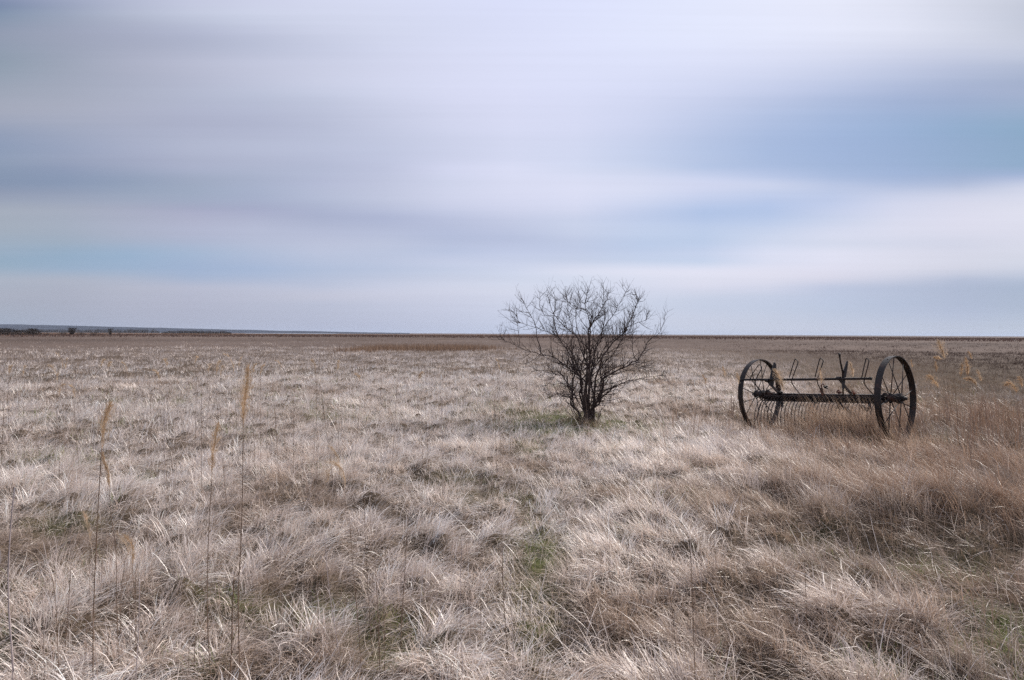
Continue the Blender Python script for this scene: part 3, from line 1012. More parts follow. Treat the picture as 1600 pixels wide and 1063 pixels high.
    # hangers under the beam
    for (x, y, h, w) in ((1358.4, 634, .06, .018), (1275, 628, .035, .03), (1222, 632, .06, .016), (1311, 634, .055, .035)):
        m = MB(base)
        p = P(x, y, beamD(x) - .02)
        m.box(p, up * h, ax * w, fw * .02)
        m.build('hanger', M_IRON, root, smooth=False, bevel=.004)
    # trip spring lying under the beam by the near wheel
    m = MB(base)
    a0 = P(1344, 634, 10.75); a1 = P(1356, 641, 10.62)
    pts = []
    for k in range(61):
        t_ = k / 60; q = a0.lerp(a1, t_); an = t_ * 2 * math.pi * 6
        pts.append(q + (up * math.cos(an) + fw * math.sin(an)) * .03)
    m.tube(pts, .006, 5)
    m.build('trip_spring', M_TINE, root)
    # tongue stubs lying forward of the beam, in the grass
    m = MB(base)
    p0 = P(1300, 624, beamD(1300)); p1 = p0 - fw * .9 - up * .45
    m.tube([p0, (p0 + p1) / 2 + up * .03, p1], [.03, .028, .024], 8)
    m.build('shaft_iron', M_IRON, root)


rake()


# ------------------------------------------------------------------ reeds
rr_ = random.Random(3)


def reed_stem_pts(line, D):
    """top -> bottom polyline in pixels; runs on to the soil"""
    pts = [P(x, y, D) for (x, y) in line]
    a, b = pts[-2], pts[-1]
    d = (b - a).normalized()
    if d.z > -.6: d = Vector((d.x, d.y, -.95)).normalized()
    g = gz(b.x, b.y)
    if b.z > g + .01:
        s = (b.z - g + .02) / -d.z
        pts.append(b + d * s)
    return pts


def smooth_line(pts, k=4):
    out = [pts[0]]; n = len(pts)
    for i in range(n - 1):
        a = pts[max(i - 1, 0)]; b = pts[i]; c = pts[i + 1]; e = pts[min(i + 2, n - 1)]
        for j in range(1, k + 1):
            t = j / k
            out.append(.5 * ((2 * b) + (c - a) * t + (2 * a - 5 * b + 4 * c - e) * t * t + (3 * b - a - 3 * c + e) * t ** 3))
    return out


def reed(stem, plume, D, label, cat_='reed', group=None, r=.0024, width=.05, nf=150, pmat=None, smat=None, fw_=.0011, sidey=0.0):
    """stem: pixel line top->bottom; plume: pixel line base->tip (may be None)"""
    pts = reed_stem_pts(stem, D)
    base = pts[-1].copy(); base.z = gz(base.x, base.y)
    name = 'reed' if plume else 'bare_reed_stalk'
    sm = smooth_line(pts, 4)
    n = len(sm)
    s = MB(base)
    rad = [r * (.55 + .45 * i / (n - 1)) * (1.35 if (i % 5 == 2) else 1.0) for i in range(n)]
    s.tube(sm, rad, 6)
    if not plume:
        # a leaf sheath or two make it more than a rod
        for q in range(2):
            i = rr_.randrange(n // 3, n - 1)
            a_ = rr_.uniform(0, 6.28); dd = Vector((math.cos(a_) * .35, math.sin(a_) * .35, .9)).normalized()
            sd = Vector((-math.sin(a_), math.cos(a_), 0))
            s.ribbon([sm[i], sm[i] + dd * .05, sm[i] + dd * .09 + Vector((math.cos(a_) * .03, math.sin(a_) * .03, -.02))], r * 2.2, sd)
        o = s.build('bare_reed_stalk', smat or M_STEM)
        tag(o, label, cat_, group)
        return
    root = empty('reed', base)
    tag(root, label, cat_, group)
    s.build('stem', smat or M_STEM, root)
    pl = smooth_line([P(x, y, D) for (x, y) in plume], 5)
    m = MB(base)
    m.tube(pl, [r * .6 * (1 - .8 * i / (len(pl) - 1)) + .0002 for i in range(len(pl))], 4)
    plen = sum((pl[i + 1] - pl[i]).length for i in range(len(pl) - 1))
    for k in range(nf):
        t = rr_.random() ** .9
        f = t * (len(pl) - 1); i = min(int(f), len(pl) - 2)
        p = pl[i].lerp(pl[i + 1], f - i); d = (pl[i + 1] - pl[i]).normalized()
        a_ = rr_.uniform(0, 6.28)
        u = d.orthogonal().normalized(); w = d.cross(u)
        out = u * math.cos(a_) + w * math.sin(a_)
        ln = plen * rr_.uniform(.16, .40) * (1.12 - t * .7)
        sp = width * rr_.random() ** 1.6 * (math.sin(math.pi * min(1, t * .9 + .12)) ** .7)
        q1 = p + d * ln * .5 + out * sp * .55
        q2 = p + d * ln + out * sp + Vector((sidey * ln, 0, -ln * .12 * rr_.random()))
        m.ribbon([p, q1, q2], fw_ * rr_.uniform(.8, 1.5), out.cross(d).normalized())
        # spikelets feather the branch
        for z in range(2):
            e = q1.lerp(q2, rr_.random()); dd = (d + Vector((rr_.gauss(0, .5), rr_.gauss(0, .5), rr_.gauss(0, .4)))).normalized()
            m.ribbon([e, e + dd * .012, e + dd * .022], fw_ * 1.6, dd.orthogonal().normalized())
    m.build('plume', pmat or M_PLUME, root, smooth=False)


# prominent foreground reeds (photograph pixels)
reed([(159, 700), (154, 780), (150, 860), (146, 960), (145, 1063)], [(159, 704), (160, 675), (164, 656), (170, 637)], 3.2,
     'tall reed with full orange plume at the left edge of the meadow foreground', r=.0030, width=.058, nf=230, fw_=.0010, sidey=.15)
reed([(171, 765), (174, 810), (181, 860), (183, 960), (186, 1063)], [(171, 768), (170, 745), (166, 730), (162, 714)], 3.35,
     'thin reed with small nodding plume just right of the leftmost tall plume', r=.0017, width=.012, nf=110, sidey=-.2)
reed([(331, 748), (328, 800), (325, 860), (324, 960), (329, 1063)], [(331, 748), (332, 715), (335, 695), (339, 671)], 3.25,
     'reed with slim orange plume standing left of the tallest plumed reed', r=.0022, width=.042, nf=180, fw_=.0010)
reed([(380, 668), (379, 760), (376, 860), (372, 940), (375, 1063)], [(380, 668), (381, 640), (384, 614), (387, 582)], 3.1,
     'tallest foreground reed with long fluffy orange plume reaching near the horizon', r=.0028, width=.055, nf=300, fw_=.0010)
reed([(366, 900), (363, 950), (362, 1010), (358, 1063)], None, 3.15, 'dark brown bare reed stalk pressed against the tallest plumed reed', 'reed stalk', r=.0036)
reed([(23, 762), (17, 820), (13, 900), (15, 970), (19, 1020), (21, 1063)], None, 3.0, 'pale thick bent reed stalk at the far left edge of the foreground', 'reed stalk', r=.0045, smat=M_PALESTEM)
reed([(196, 872), (190, 920), (188, 980), (190, 1063)], [(196, 874), (200, 862), (196, 850), (186, 838)], 3.6, 'low reed with sparse drooping tan plume low in the left foreground', r=.0018, width=.045, nf=60, fw_=.0008, sidey=.2, pmat=M_PLUMEPALE)
reed([(207, 880), (209, 940), (205, 1000), (206, 1063)], [(207, 884), (208, 866), (205, 850), (199, 842)], 3.7, 'short brownish reed beside the low drooping plume in the left foreground', r=.0016, width=.02, nf=90)
reed([(141, 850), (140, 900), (138, 980), (134, 1063)], [(141, 850), (140, 832), (137, 818), (133, 806)], 3.9, 'faint short plumed reed left of the low drooping plume', r=.0013, width=.02, nf=70, pmat=M_PLUMEPALE)
reed([(538, 768), (540, 800), (541, 840)], [(538, 770), (539, 752), (535, 736), (526, 728), (516, 734), (514, 744)], 6.1, 'curled over fluffy tan reed head above the dark hollow left of centre', r=.0022, width=.05, nf=260, pmat=M_PLUMEPALE, sidey=-.4)
reed([(531, 742), (534, 790), (537, 830)], [(531, 742), (530, 725), (526, 711), (519, 700)], 6.3, 'wispy pale reed head just above the curled tan one left of centre', r=.0018, width=.04, nf=130, pmat=M_PLUMEPALE, sidey=-.4)

# plumed reeds beyond, left half: (x, top y, plume length px, lean px, side)
lefts = [(89, 553, 24, -9, 'pair member tall'), (17, 573, 14, 3, ''), (38, 574, 14, 2, ''), (78, 572, 26, -12, ''), (104, 562, 16, 2, ''), (98, 602, 20, 6, ''), (111, 604, 22, -6, ''),
         (162, 563, 12, 4, ''), (172, 567, 9, 3, ''), (192, 567, 16, -7, ''), (258, 563, 10, -3, ''), (242, 580, 16, -7, ''), (309, 558, 10, 4, ''), (328, 571, 12, 2, ''),
         (343, 566, 20, 5, ''), (348, 574, 16, 3, ''), (353, 555, 30, -13, ''), (376, 560, 16, 3, ''), (398, 571, 14, 3, ''), (411, 572, 16, 4, ''), (432, 564, 14, -8, ''),
         (488, 564, 16, -5, ''), (528, 566, 14, 1, ''), (556, 585, 8, -6, ''), (660, 583, 10, 6, ''), (776, 563, 18, -5, '')]
words = ['tall brown-plumed reed leaning left nearest the left horizon bushes', 'small plumed reed closest to the left picture edge', 'small reed second from the left picture edge, behind the bare field',
         'bent reed whose long plume droops left below the tall brown one', 'upright reed with narrow plume right of the tall brown one', 'low forked golden reed head above the leftmost tall plume',
         'low forked golden reed head leaning left of its twin above the tall plume', 'golden tufted reed of a close pair in the left middle field', 'smaller golden reed of the close pair in the left middle field',
         'slender reed with hooked plume right of the golden pair', 'single faint reed with tiny plume between two taller groups', 'reed with frayed drooping plume in the left middle field',
         'tiny plumed reed far behind the slim orange plume', 'thin dark-tipped reed left of the reed cluster behind the tallest plume', 'upright reed in the cluster just left of the tallest plume',
         'short reed with brown plume tucked in the cluster left of the tallest plume', 'hooked long-plumed reed, highest of the cluster left of the tallest plume', 'small reed peeping just left of the tallest plume tip',
         'small reed just right of the tallest plume', 'second small reed right of the tallest plume', 'reed with wide flag-like plume right of the tallest plume', 'reed with broken flag-like plume further right of the tallest plume',
         'straight thin reed with pencil-like plume in the middle left field', 'tiny bent reed head in the pale middle field', 'tiny arched reed head in the pale field left of the tree', 'faint hooked reed just left of the bare tree']
for (x, y, pl_, ln, _), lab in zip(lefts, words):
    D = rr_.uniform(7.5, 10.5) if y < 590 else rr_.uniform(6.0, 7.0)
    if y < 600:
        # plausible reed height about 1.35-1.5 m
        hz = 524 - .005 * (x - 800) * -1
        D = min(11.5, max(6.2, (EYE - rr_.uniform(1.28, 1.45)) * F / max(8, y - (HY + .005 * (x - 800)))))
    tip = (x, y)
    bx_ = x - ln; by_ = y + pl_
    reed([(bx_, by_), (bx_ + rr_.uniform(-2, 2), by_ + 30), (bx_ + rr_.uniform(-4, 4), by_ + 70)],
         [(bx_, by_), (bx_ + ln * .15, by_ - pl_ * .45), (bx_ + ln * .55, by_ - pl_ * .85), tip], D, lab, group='plumed reeds across the left field',
         r=.0015, width=.030, nf=38, fw_=.0024, sidey=rr_.uniform(-.3, .5), pmat=M_PLUMEPALE)

# right-hand reeds
rights = [([(1476, 562), (1479, 590), (1485, 635), (1496, 680), (1503, 706)], [(1476, 562), (1474, 552), (1470, 542), (1467, 534)], 9.4, .075, 130, .0028, 'tallest reed right of the rake with bushy tan plume crossing the horizon band', -.2),
          ([(1474, 562), (1475, 590), (1478, 640)], [(1474, 562), (1468, 560), (1462, 559)], 9.5, .03, 40, .0016, 'reed with pale one-sided flag plume behind the tallest right-hand reed', -.8),
          ([(1463, 582), (1464, 605), (1465, 640)], [(1463, 582), (1463, 575), (1462, 567)], 9.8, .02, 50, .0015, 'slim orange plumed reed just right of the near wheel', 0),
          ([(1466, 606), (1467, 625), (1468, 650)], [(1466, 606), (1463, 599), (1457, 592), (1452, 588)], 9.3, .07, 90, .0016, 'feathery low reed nearest the near wheel', -.6),
          ([(1501, 590), (1502, 620), (1504, 650)], [(1501, 590), (1502, 580), (1503, 570)], 9.6, .03, 70, .0018, 'reed with bright orange plume between the tall reed and the curved one', .1),
          ([(1512, 588), (1516, 630), (1522, 672)], [(1512, 588), (1512, 576), (1509, 562)], 9.1, .04, 90, .0022, 'reed with long orange plume right of the tall bushy one', .1),
          ([(1519, 562), (1519, 590), (1520, 620)], [(1519, 562), (1517, 556), (1514, 551)], 10.4, .03, 40, .0014, 'small dark-tipped reed behind the long orange plumed reed', -.2),
          ([(1527, 605), (1529, 630), (1531, 655)], [(1527, 605), (1523, 598), (1516, 593), (1510, 592)], 9.2, .03, 90, .0020, 'reed with curved golden plume arching left', -.2),
          ([(1533, 596), (1535, 620), (1537, 650)], [(1533, 596), (1531, 588), (1528, 580)], 10.2, .035, 60, .0014, 'faint tan plumed reed right of the curved golden one', -.2),
          ([(1589, 614), (1590, 640), (1594, 664)], [(1589, 614), (1586, 606), (1580, 600), (1574, 601)], 9.0, .05, 90, .0022, 'reed with ragged orange plume at the right picture edge', -.6),
          ([(1597, 606), (1598, 630), (1600, 660)], [(1597, 606), (1596, 598), (1593, 590)], 9.3, .05, 60, .0016, 'outermost pale plumed reed cut by the right picture edge', -.5),
          ([(1426, 575), (1426, 600), (1427, 640)], [(1426, 575), (1425, 570), (1424, 564)], 12.5, .03, 30, .0013, 'faint reed seen behind the near wheel rim', 0),
          ([(1225, 612), (1226, 630), (1226, 655)], [(1225, 612), (1222, 600), (1217, 588), (1212, 580)], 11.3, .09, 160, .0018, 'tan feathery reed in front of the far wheel by the upright plate', -.1),
          ([(1284, 600), (1285, 620), (1287, 650)], [(1284, 600), (1283, 590), (1281, 578)], 9.8, .05, 70, .0015, 'tan reed rising across the rail by the second hairpin rod', 0),
          ([(1333, 590), (1333, 620), (1334, 650)], [(1333, 590), (1332, 580), (1328, 567)], 10.9, .06, 80, .0015, 'tan reed rising behind the hand lever', -.1),
          ([(1154, 602), (1155, 625), (1155, 650)], [(1154, 602), (1154, 594), (1152, 585)], 11.6, .04, 60, .0014, 'short tan reed just left of the far wheel', 0),
          ([(1133, 590), (1133, 620), (1134, 650)], [(1133, 590), (1132, 582), (1130, 575)], 12.0, .04, 40, .0013, 'faint reed a little left of the far wheel', 0),
          ([(1103, 600), (1103, 620), (1104, 650)], [(1103, 600), (1102, 594), (1099, 588)], 11.0, .03, 40, .0013, 'faint reed midway between the tree and the rake', 0)]
for (st, pl_, D, w_, nf_, r_, lab, sy_) in rights:
    reed(st, pl_, D, lab, r=r_, width=w_ * 1.7, nf=int(nf_ * 1.9), fw_=.0042, sidey=sy_, pmat=(M_PLUME if 'tan' not in lab else M_PLUMEPALE), group='reeds around and beyond the rake')
for (ln, D, lab) in [(((1490, 574), (1492, 600), (1495, 640)), 9.4, 'dark bare reed stalk between the tallest and the orange plumed reeds'),
                     (((1568, 602), (1569, 625), (1571, 650)), 9.4, 'dark bare reed stalk left of the ragged plume at the right edge'),
                     (((1459, 640), (1461, 660), (1463, 676)), 8.6, 'short dark stub stalk right of the near wheel'),
                     (((1513, 665), (1514, 690), (1517, 720)), 7.2, 'dark stub stalk below the long orange plumed reed'),
                     (((1257, 878), (1260, 950), (1262, 1026)), 3.6, 'lone thin brown stalk in the right foreground'),
                     (((1301, 945), (1302, 980), (1302, 1012)), 3.7, 'faint short stalk right of the lone brown one in the right foreground'),
                     (((1024, 682), (1026, 700), (1029, 716)), 7.6, 'short dark stalk in the field right of the tree foot'),
                     (((1138, 985), (1136, 1020), (1135, 1063)), 3.2, 'pale stalk stub at the bottom right of centre')]:
    reed(ln, None, D, lab, 'reed stalk', r=.0022 if D > 5 else .0018)
# bare stalks low in the foreground: nothing but their spot tells them apart
bare = [((508, 835), (512, 900), (523, 980), (537, 1063)), ((546, 806), (551, 880), (560, 980), (565, 1063)), ((568, 758), (571, 850), (576, 940), (584, 1063)),
        ((586, 878), (591, 970), (594, 1063)), ((637, 815), (632, 900), (627, 980), (626, 1063)), ((722, 838), (719, 950), (724, 1063)), ((785, 848), (787, 940), (797, 1063)),
        ((1078, 852), (1081, 905), (1083, 965)), ((1043, 900), (1053, 980), (1060, 1063)), ((212, 890), (211, 960), (214, 1063)), ((218, 905), (217, 980), (212, 1063)),
        ((111, 880), (106, 960), (98, 1063)), ((136, 950), (133, 1010), (128, 1063)), ((171, 985), (168, 1020), (169, 1063)), ((305, 990), (304, 1020), (303, 1063)),
        ((796, 860), (799, 950), (804, 1063)), ((600, 905), (600, 980), (601, 1063)), ((83, 905), (88, 960), (92, 1063)), ((235, 620), (236, 660), (236, 700)),
        ((315, 605), (315, 650), (315, 690)), ((258, 620), (257, 655), (257, 675)), ((7, 612), (6, 640), (5, 660)), ((458, 612), (459, 640), (459, 655)), ((428, 630), (430, 650), (431, 668)),
        ((664, 610), (665, 640), (667, 680)), ((689, 600), (689, 620), (690, 650)), ((620, 600), (619, 630), (618, 645)), ((500, 600), (504, 630), (508, 660)), ((773, 618), (773, 640), (774, 668))]
for i, ln in enumerate(bare):
    D = rr_.uniform(3.0, 3.5) if i < 18 else rr_.uniform(6.5, 8)
    near_ = i < 18
    reed(ln, None, D, 'slender bare brown reed stalk standing up from the matted grass, without any plume', 'reed stalk',
         'bare reed stalks without plumes', r=(rr_.uniform(.0016, .0026) if near_ else .0022), smat=M_PALESTEM if i % 5 == 0 else M_STEM)


# ------------------------------------------------------------------ far things on the left horizon
def twiggy(name, label, cat_, px, pybase, w_px, h_px, D, vshape=False, n=260, group=None):
    b = P(px, pybase, D)
    x, y = b.x, b.y
    z = gz(x, y)
    W = w_px / F * D; H = h_px / F * D
    base = Vector((x, y, z))
    root = empty(name, base)
    tag(root, label, cat_, group)
    tr = MB(base); cr = MB(base)
    q = random.Random(int(px * 7 + D))
    for k in range(9 if not vshape else 5):
        a_ = q.uniform(0, 6.28); rr = q.uniform(.05, .42) * W
        s0 = base + Vector((math.cos(a_) * rr * (.1 if vshape else .7), math.sin(a_) * rr * .3, 0))
        e = base + Vector((math.cos(a_) * rr, math.sin(a_) * rr, H * q.uniform(.45, .75)))
        tr.tube([s0, s0.lerp(e, .5) + Vector((0, 0, .1)), e], [.07 * H / 3, .05 * H / 3, .03 * H / 3], 5)
    for k in range(int(n * 1.6)):
        a_ = q.uniform(0, 6.28); f = q.random() ** .6
        hh = q.uniform(.15, 1.0)
        env = (hh ** .6 if vshape else math.sqrt(max(.05, 1 - (hh - .3) ** 2 * 1.6)))
        c = base + Vector((math.cos(a_) * f * env * W / 2, math.sin(a_) * f * env * W / 2, H * hh * (.85 + .15 * q.random())))
        d = Vector((math.cos(a_) * .5 + q.gauss(0, .4), q.gauss(0, .5), q.uniform(.3, 1.2))).normalized()
        ln = H * q.uniform(.10, .22)
        cr.ribbon([c - d * ln * .5, c + Vector((q.gauss(0, .05), 0, 0)), c + d * ln * .5], H * q.uniform(.03, .055), d.orthogonal().normalized())
    tr.build('trunk', M_FARBUSH, root)
    cr.build('crown', M_FARBUSH, root, smooth=False)


twiggy('bush', 'wide dark leafless bush at the left picture edge on the horizon', 'bush', 8, 524, 34, 11.5, 260, n=620)
twiggy('bush', 'dark bush between the edge bush and the rounded one on the horizon', 'bush', 32, 523.5, 26, 8.5, 270, n=420)
twiggy('bush', 'rounded dark bush, right end of the big clump on the left horizon', 'bush', 51, 523.5, 25, 11.0, 270, n=560)
twiggy('bush', 'small reddish low scrub just right of the rounded dark bush', 'bush', 74, 523, 14, 4.5, 280, n=140)
twiggy('bush', 'low brown scrub left of the upright horizon tree', 'bush', 98, 523, 16, 5.5, 285, n=240)
twiggy('horizon_tree', 'small dark upright tree with fan-shaped crown on the left horizon', 'tree', 112.5, 523, 13.5, 12.5, 285, True, n=230)
twiggy('bush', 'low scrub just right of the fan-shaped horizon tree', 'bush', 127, 522.6, 14, 5, 290, n=200)
twiggy('bush', 'low dark scrub halfway between the two horizon trees', 'bush', 148, 522.2, 18, 5, 300, n=240)
twiggy('horizon_tree', 'thin pale second tree right of the fan-shaped one on the horizon', 'tree', 172.5, 522, 9, 11.5, 310, True, n=90)
twiggy('bush', 'tiny scrub at the right of the thin pale horizon tree', 'bush', 187, 521.8, 8, 4, 320, n=90)


def hills():
    """low wooded ridge far off on the left"""
    pxs = np.linspace(-420, 640, 140)
    prof = np.interp(pxs, [-420, -100, 0, 100, 200, 300, 400, 500, 640], [15, 13, 11.2, 9.6, 7.6, 5.6, 3.9, 2.3, .5])
    verts = []; faces = []
    rows = 12
    for i, x in enumerate(pxs):
        az = math.atan((x - 800) / F)
        for j in range(rows):
            f = j / (rows - 1)
            D = 3600 + 1700 * f
            h = prof[i] / F * 4450
            zz = -3 + (h + 3) * math.sin(math.pi * min(1, f * 1.0)) ** .8 + (5 * (fbm(np.array([x / 26.]), np.array([f * 5]), 3, 3)[0] - .5) if 0 < j < rows - 1 else -1)
            verts.append((D * math.tan(az), D, zz))
    for i in range(len(pxs) - 1):
        for j in range(rows - 1):
            a = i * rows + j
            faces.append((a, a + rows, a + rows + 1, a + 1))
    me = bpy.data.meshes.new('hills'); me.from_pydata(verts, [], faces)
    me.polygons.foreach_set('use_smooth', [True] * len(me.polygons))
    o = bpy.data.objects.new('hills', me); COL.objects.link(o)
    me.materials.append(solid_mat('haze_tinted_wooded_hill', [(.35, (.010, .017, .034)), (.65, (.024, .033, .056))], .004, .95, 0, 0))  # dark woodland colour with the blue of distance haze mixed into it
    tag(o, 'low haze-blue wooded ridge far off on the left horizon', 'hills', kind='structure')


hills()


def far_wood(label, x0, x1, D, hpx, n, seed):
    q = np.random.RandomState(seed)
    px = q.uniform(x0, x1, n)
    az = np.arctan((px - 800) / F)
    D_ = D + q.uniform(-60, 60, n)
    x = D_ * np.tan(az); y = D_
    H = hpx / F * D * (.45 + .75 * fbm(px / 5, px * 0 + 3, seed, 2)) * np.minimum(1, np.minimum(px - x0, x1 - px) / 12 + .3)
    z = ground_z(x, y) + 0
    tint = np.tile(np.array((.055, .045, .04)), (n, 1)) * q.uniform(.6, 1.5, n)[:, None]
    o = blades_mesh('far_wood', x, y, z, H + 3, np.full(n, .9) * D / 1500, q.uniform(0, 6.28, n), np.radians(q.uniform(0, 10, n)), np.radians(q.uniform(0, 40, n)), tint, M_GRASSFAR, segs=2)
    tag(o, label, 'woodland', kind='stuff')


far_wood('thin dark line of distant trees on the horizon left of centre', 252, 362, 1500, 4.2, 900, 4)
far_wood('hazy blue line of distant trees behind the left horizon bushes', -200, 250, 2600, 5.2, 2600, 6)


def water():
    verts = []; faces = []
    for (x0, x1, d0, d1) in ((385, 520, 2600, 3550), (200, 222, 2700, 3500), (236, 256, 2700, 3500)):
        b = len(verts)
        for (x, d) in ((x0, d0), (x1, d0), (x1 + 10, d1), (x0 - 4, d1)):
            az = math.atan((x - 800) / F)
            verts.append((d * math.tan(az), d, -2.6))
        faces.append((b, b + 1, b + 2, b + 3))
    me = bpy.data.meshes.new('water'); me.from_pydata(verts, [], faces)
    o = bpy.data.objects.new('water', me); COL.objects.link(o)
    m, nt, out = new_mat('still_water')
    b = nt.nodes.new('ShaderNodeBsdfPrincipled'); b.inputs['Base Color'].default_value = (.5, .55, .6, 1); b.inputs['Roughness'].default_value = .12
    nt.links.new(b.outputs[0], out.inputs['Surface'])
    me.materials.append(m)
    tag(o, 'thin pale gleam of open water beyond the field on the left', 'water', kind='structure')


water()

# ------------------------------------------------------------------ haze
HAZE = True
if HAZE:
    hb = MB((0, 4000, 0))
    hb.o = Vector((0, 0, 0))
    x0, x1, y0, y1, z0, z1 = -24500, 24500, -24500, 24500, -4.0, 66
    hb.v = [Vector(v) for v in ((x0, y0, z0), (x1, y0, z0), (x1, y1, z0), (x0, y1, z0), (x0, y0, z1), (x1, y0, z1), (x1, y1, z1), (x0, y1, z1))]
    hb.f = [(0, 3, 2, 1), (4, 5, 6, 7), (0, 1, 5, 4), (1, 2, 6, 5), (2, 3, 7, 6), (3, 0, 4, 7)]
    m, nt, out = new_mat('haze')
    v = nt.nodes.new('ShaderNodeVolumePrincipled')
    v.inputs['Color'].default_value = (.72, .82, 1.0, 1)
    v.inputs['Density'].default_value = 3e-5
    nt.links.new(v.outputs[0], out.inputs['Volume'])
    ho = hb.build('haze', m, smooth=False)
    tag(ho, 'thin blue haze over the distant plain', 'haze', kind='stuff')

# ------------------------------------------------------------------ sun and sky
SUN_AZ = R(56); SUN_EL = R(40)
sun = bpy.data.lights.new('sun', 'SUN')
sun.energy = 5.0; sun.angle = R(.9); sun.color = (1.0, .93, .85)
so = bpy.data.objects.new('sun', sun); COL.objects.link(so)
sd = Vector((math.sin(SUN_AZ) * math.cos(SUN_EL), math.cos(SUN_AZ) * math.cos(SUN_EL), math.sin(SUN_EL)))
so.rotation_euler = sd.to_track_quat('Z', 'Y').to_euler()

SKY = {
 0: [(0, 122, 135, 165), (25, 125, 142, 165), (50, 140, 150, 170), (100, 138, 152, 168), (150, 155, 162, 178), (180, 160, 165, 182), (215, 136, 150, 176), (250, 138, 152, 175),
     (285, 128, 143, 168), (300, 140, 150, 172), (330, 160, 168, 182), (360, 158, 168, 182), (392, 150, 168, 188), (415, 142, 165, 186), (432, 165, 174, 190), (465, 165, 170, 186), (500, 155, 165, 182), (516, 148, 157, 180)],
 200: [(0, 184, 190, 212), (30, 172, 178, 198), (60, 160, 165, 185), (100, 165, 170, 188), (150, 165, 170, 190), (200, 172, 178, 198), (240, 168, 172, 192), (282, 138, 153, 178),
       (300, 148, 160, 182), (330, 165, 170, 190), (370, 168, 175, 195), (400, 146, 172, 200), (422, 155, 174, 198), (442, 178, 182, 198), (480, 172, 176, 194), (516, 163, 170, 190)],
 400: [(0, 202, 206, 228), (20, 204, 210, 230), (45, 186, 192, 214), (70, 172, 178, 200), (100, 188, 192, 212), (120, 190, 192, 212), (150, 180, 186, 208), (195, 168, 174, 198), (230, 176, 182, 204), (250, 172, 178, 200), (280, 165, 175, 198), (305, 158, 168, 194),
       (330, 163, 168, 195), (350, 180, 186, 208), (380, 178, 186, 208), (425, 160, 178, 208), (450, 184, 189, 208), (480, 178, 183, 202), (516, 172, 179, 200)],
 600: [(0, 212, 216, 238), (50, 205, 210, 232), (100, 205, 208, 230), (150, 205, 210, 232), (200, 186, 192, 215), (250, 178, 184, 208), (290, 186, 191, 213), (315, 184, 190, 212),
       (342, 168, 176, 204), (380, 188, 195, 216), (420, 178, 189, 214), (455, 200, 203, 221), (480, 188, 193, 213), (516, 178, 185, 207)],
 800: [(0, 213, 217, 245), (100, 215, 219, 243), (200, 213, 216, 239), (260, 217, 219, 240), (300, 212, 215, 236), (345, 192, 198, 222), (372, 175, 184, 212), (395, 193, 201, 226),
       (430, 199, 207, 228), (452, 211, 214, 230), (480, 200, 206, 226), (516, 192, 201, 223)],
 1000: [(0, 218, 224, 246), (50, 220, 226, 247), (100, 216, 222, 244), (150, 209, 215, 239), (200, 205, 211, 234), (240, 198, 208, 232), (275, 206, 212, 233), (300, 213, 218, 237), (335, 186, 198, 226),
        (360, 190, 203, 228), (385, 183, 199, 226), (405, 194, 206, 229), (424, 218, 220, 236), (448, 208, 212, 230), (475, 199, 206, 224), (516, 196, 203, 221)],
 1200: [(0, 224, 228, 246), (50, 222, 226, 245), (100, 210, 215, 237), (150, 188, 198, 226), (190, 166, 183, 216), (240, 158, 178, 213), (272, 178, 191, 222), (290, 204, 211, 232), (322, 167, 187, 223),
        (345, 178, 195, 226), (368, 198, 208, 230), (395, 219, 221, 238), (430, 218, 218, 233), (452, 210, 212, 229), (468, 188, 197, 218), (516, 193, 200, 217)],
 1400: [(0, 224, 226, 241), (50, 221, 223, 238), (80, 205, 210, 228), (110, 182, 192, 218), (150, 157, 174, 207), (200, 151, 172, 208), (250, 152, 172, 209), (278, 160, 178, 212), (295, 182, 192, 218), (312, 206, 210, 230),
        (350, 216, 217, 233), (382, 208, 211, 228), (400, 215, 216, 230), (430, 210, 212, 227), (450, 179, 188, 210), (480, 174, 185, 208), (516, 187, 196, 214)],
 1600: [(0, 192, 197, 212), (45, 182, 188, 204), (62, 202, 206, 221), (90, 180, 188, 208), (125, 160, 172, 198), (165, 156, 170, 198), (185, 136, 165, 192), (220, 136, 163, 192), (258, 138, 165, 193), (272, 155, 172, 205), (292, 203, 207, 225),
        (330, 216, 217, 231), (370, 212, 213, 228), (405, 206, 209, 223), (425, 194, 200, 217), (442, 164, 177, 200), (480, 166, 179, 201), (520, 184, 194, 211)],
}

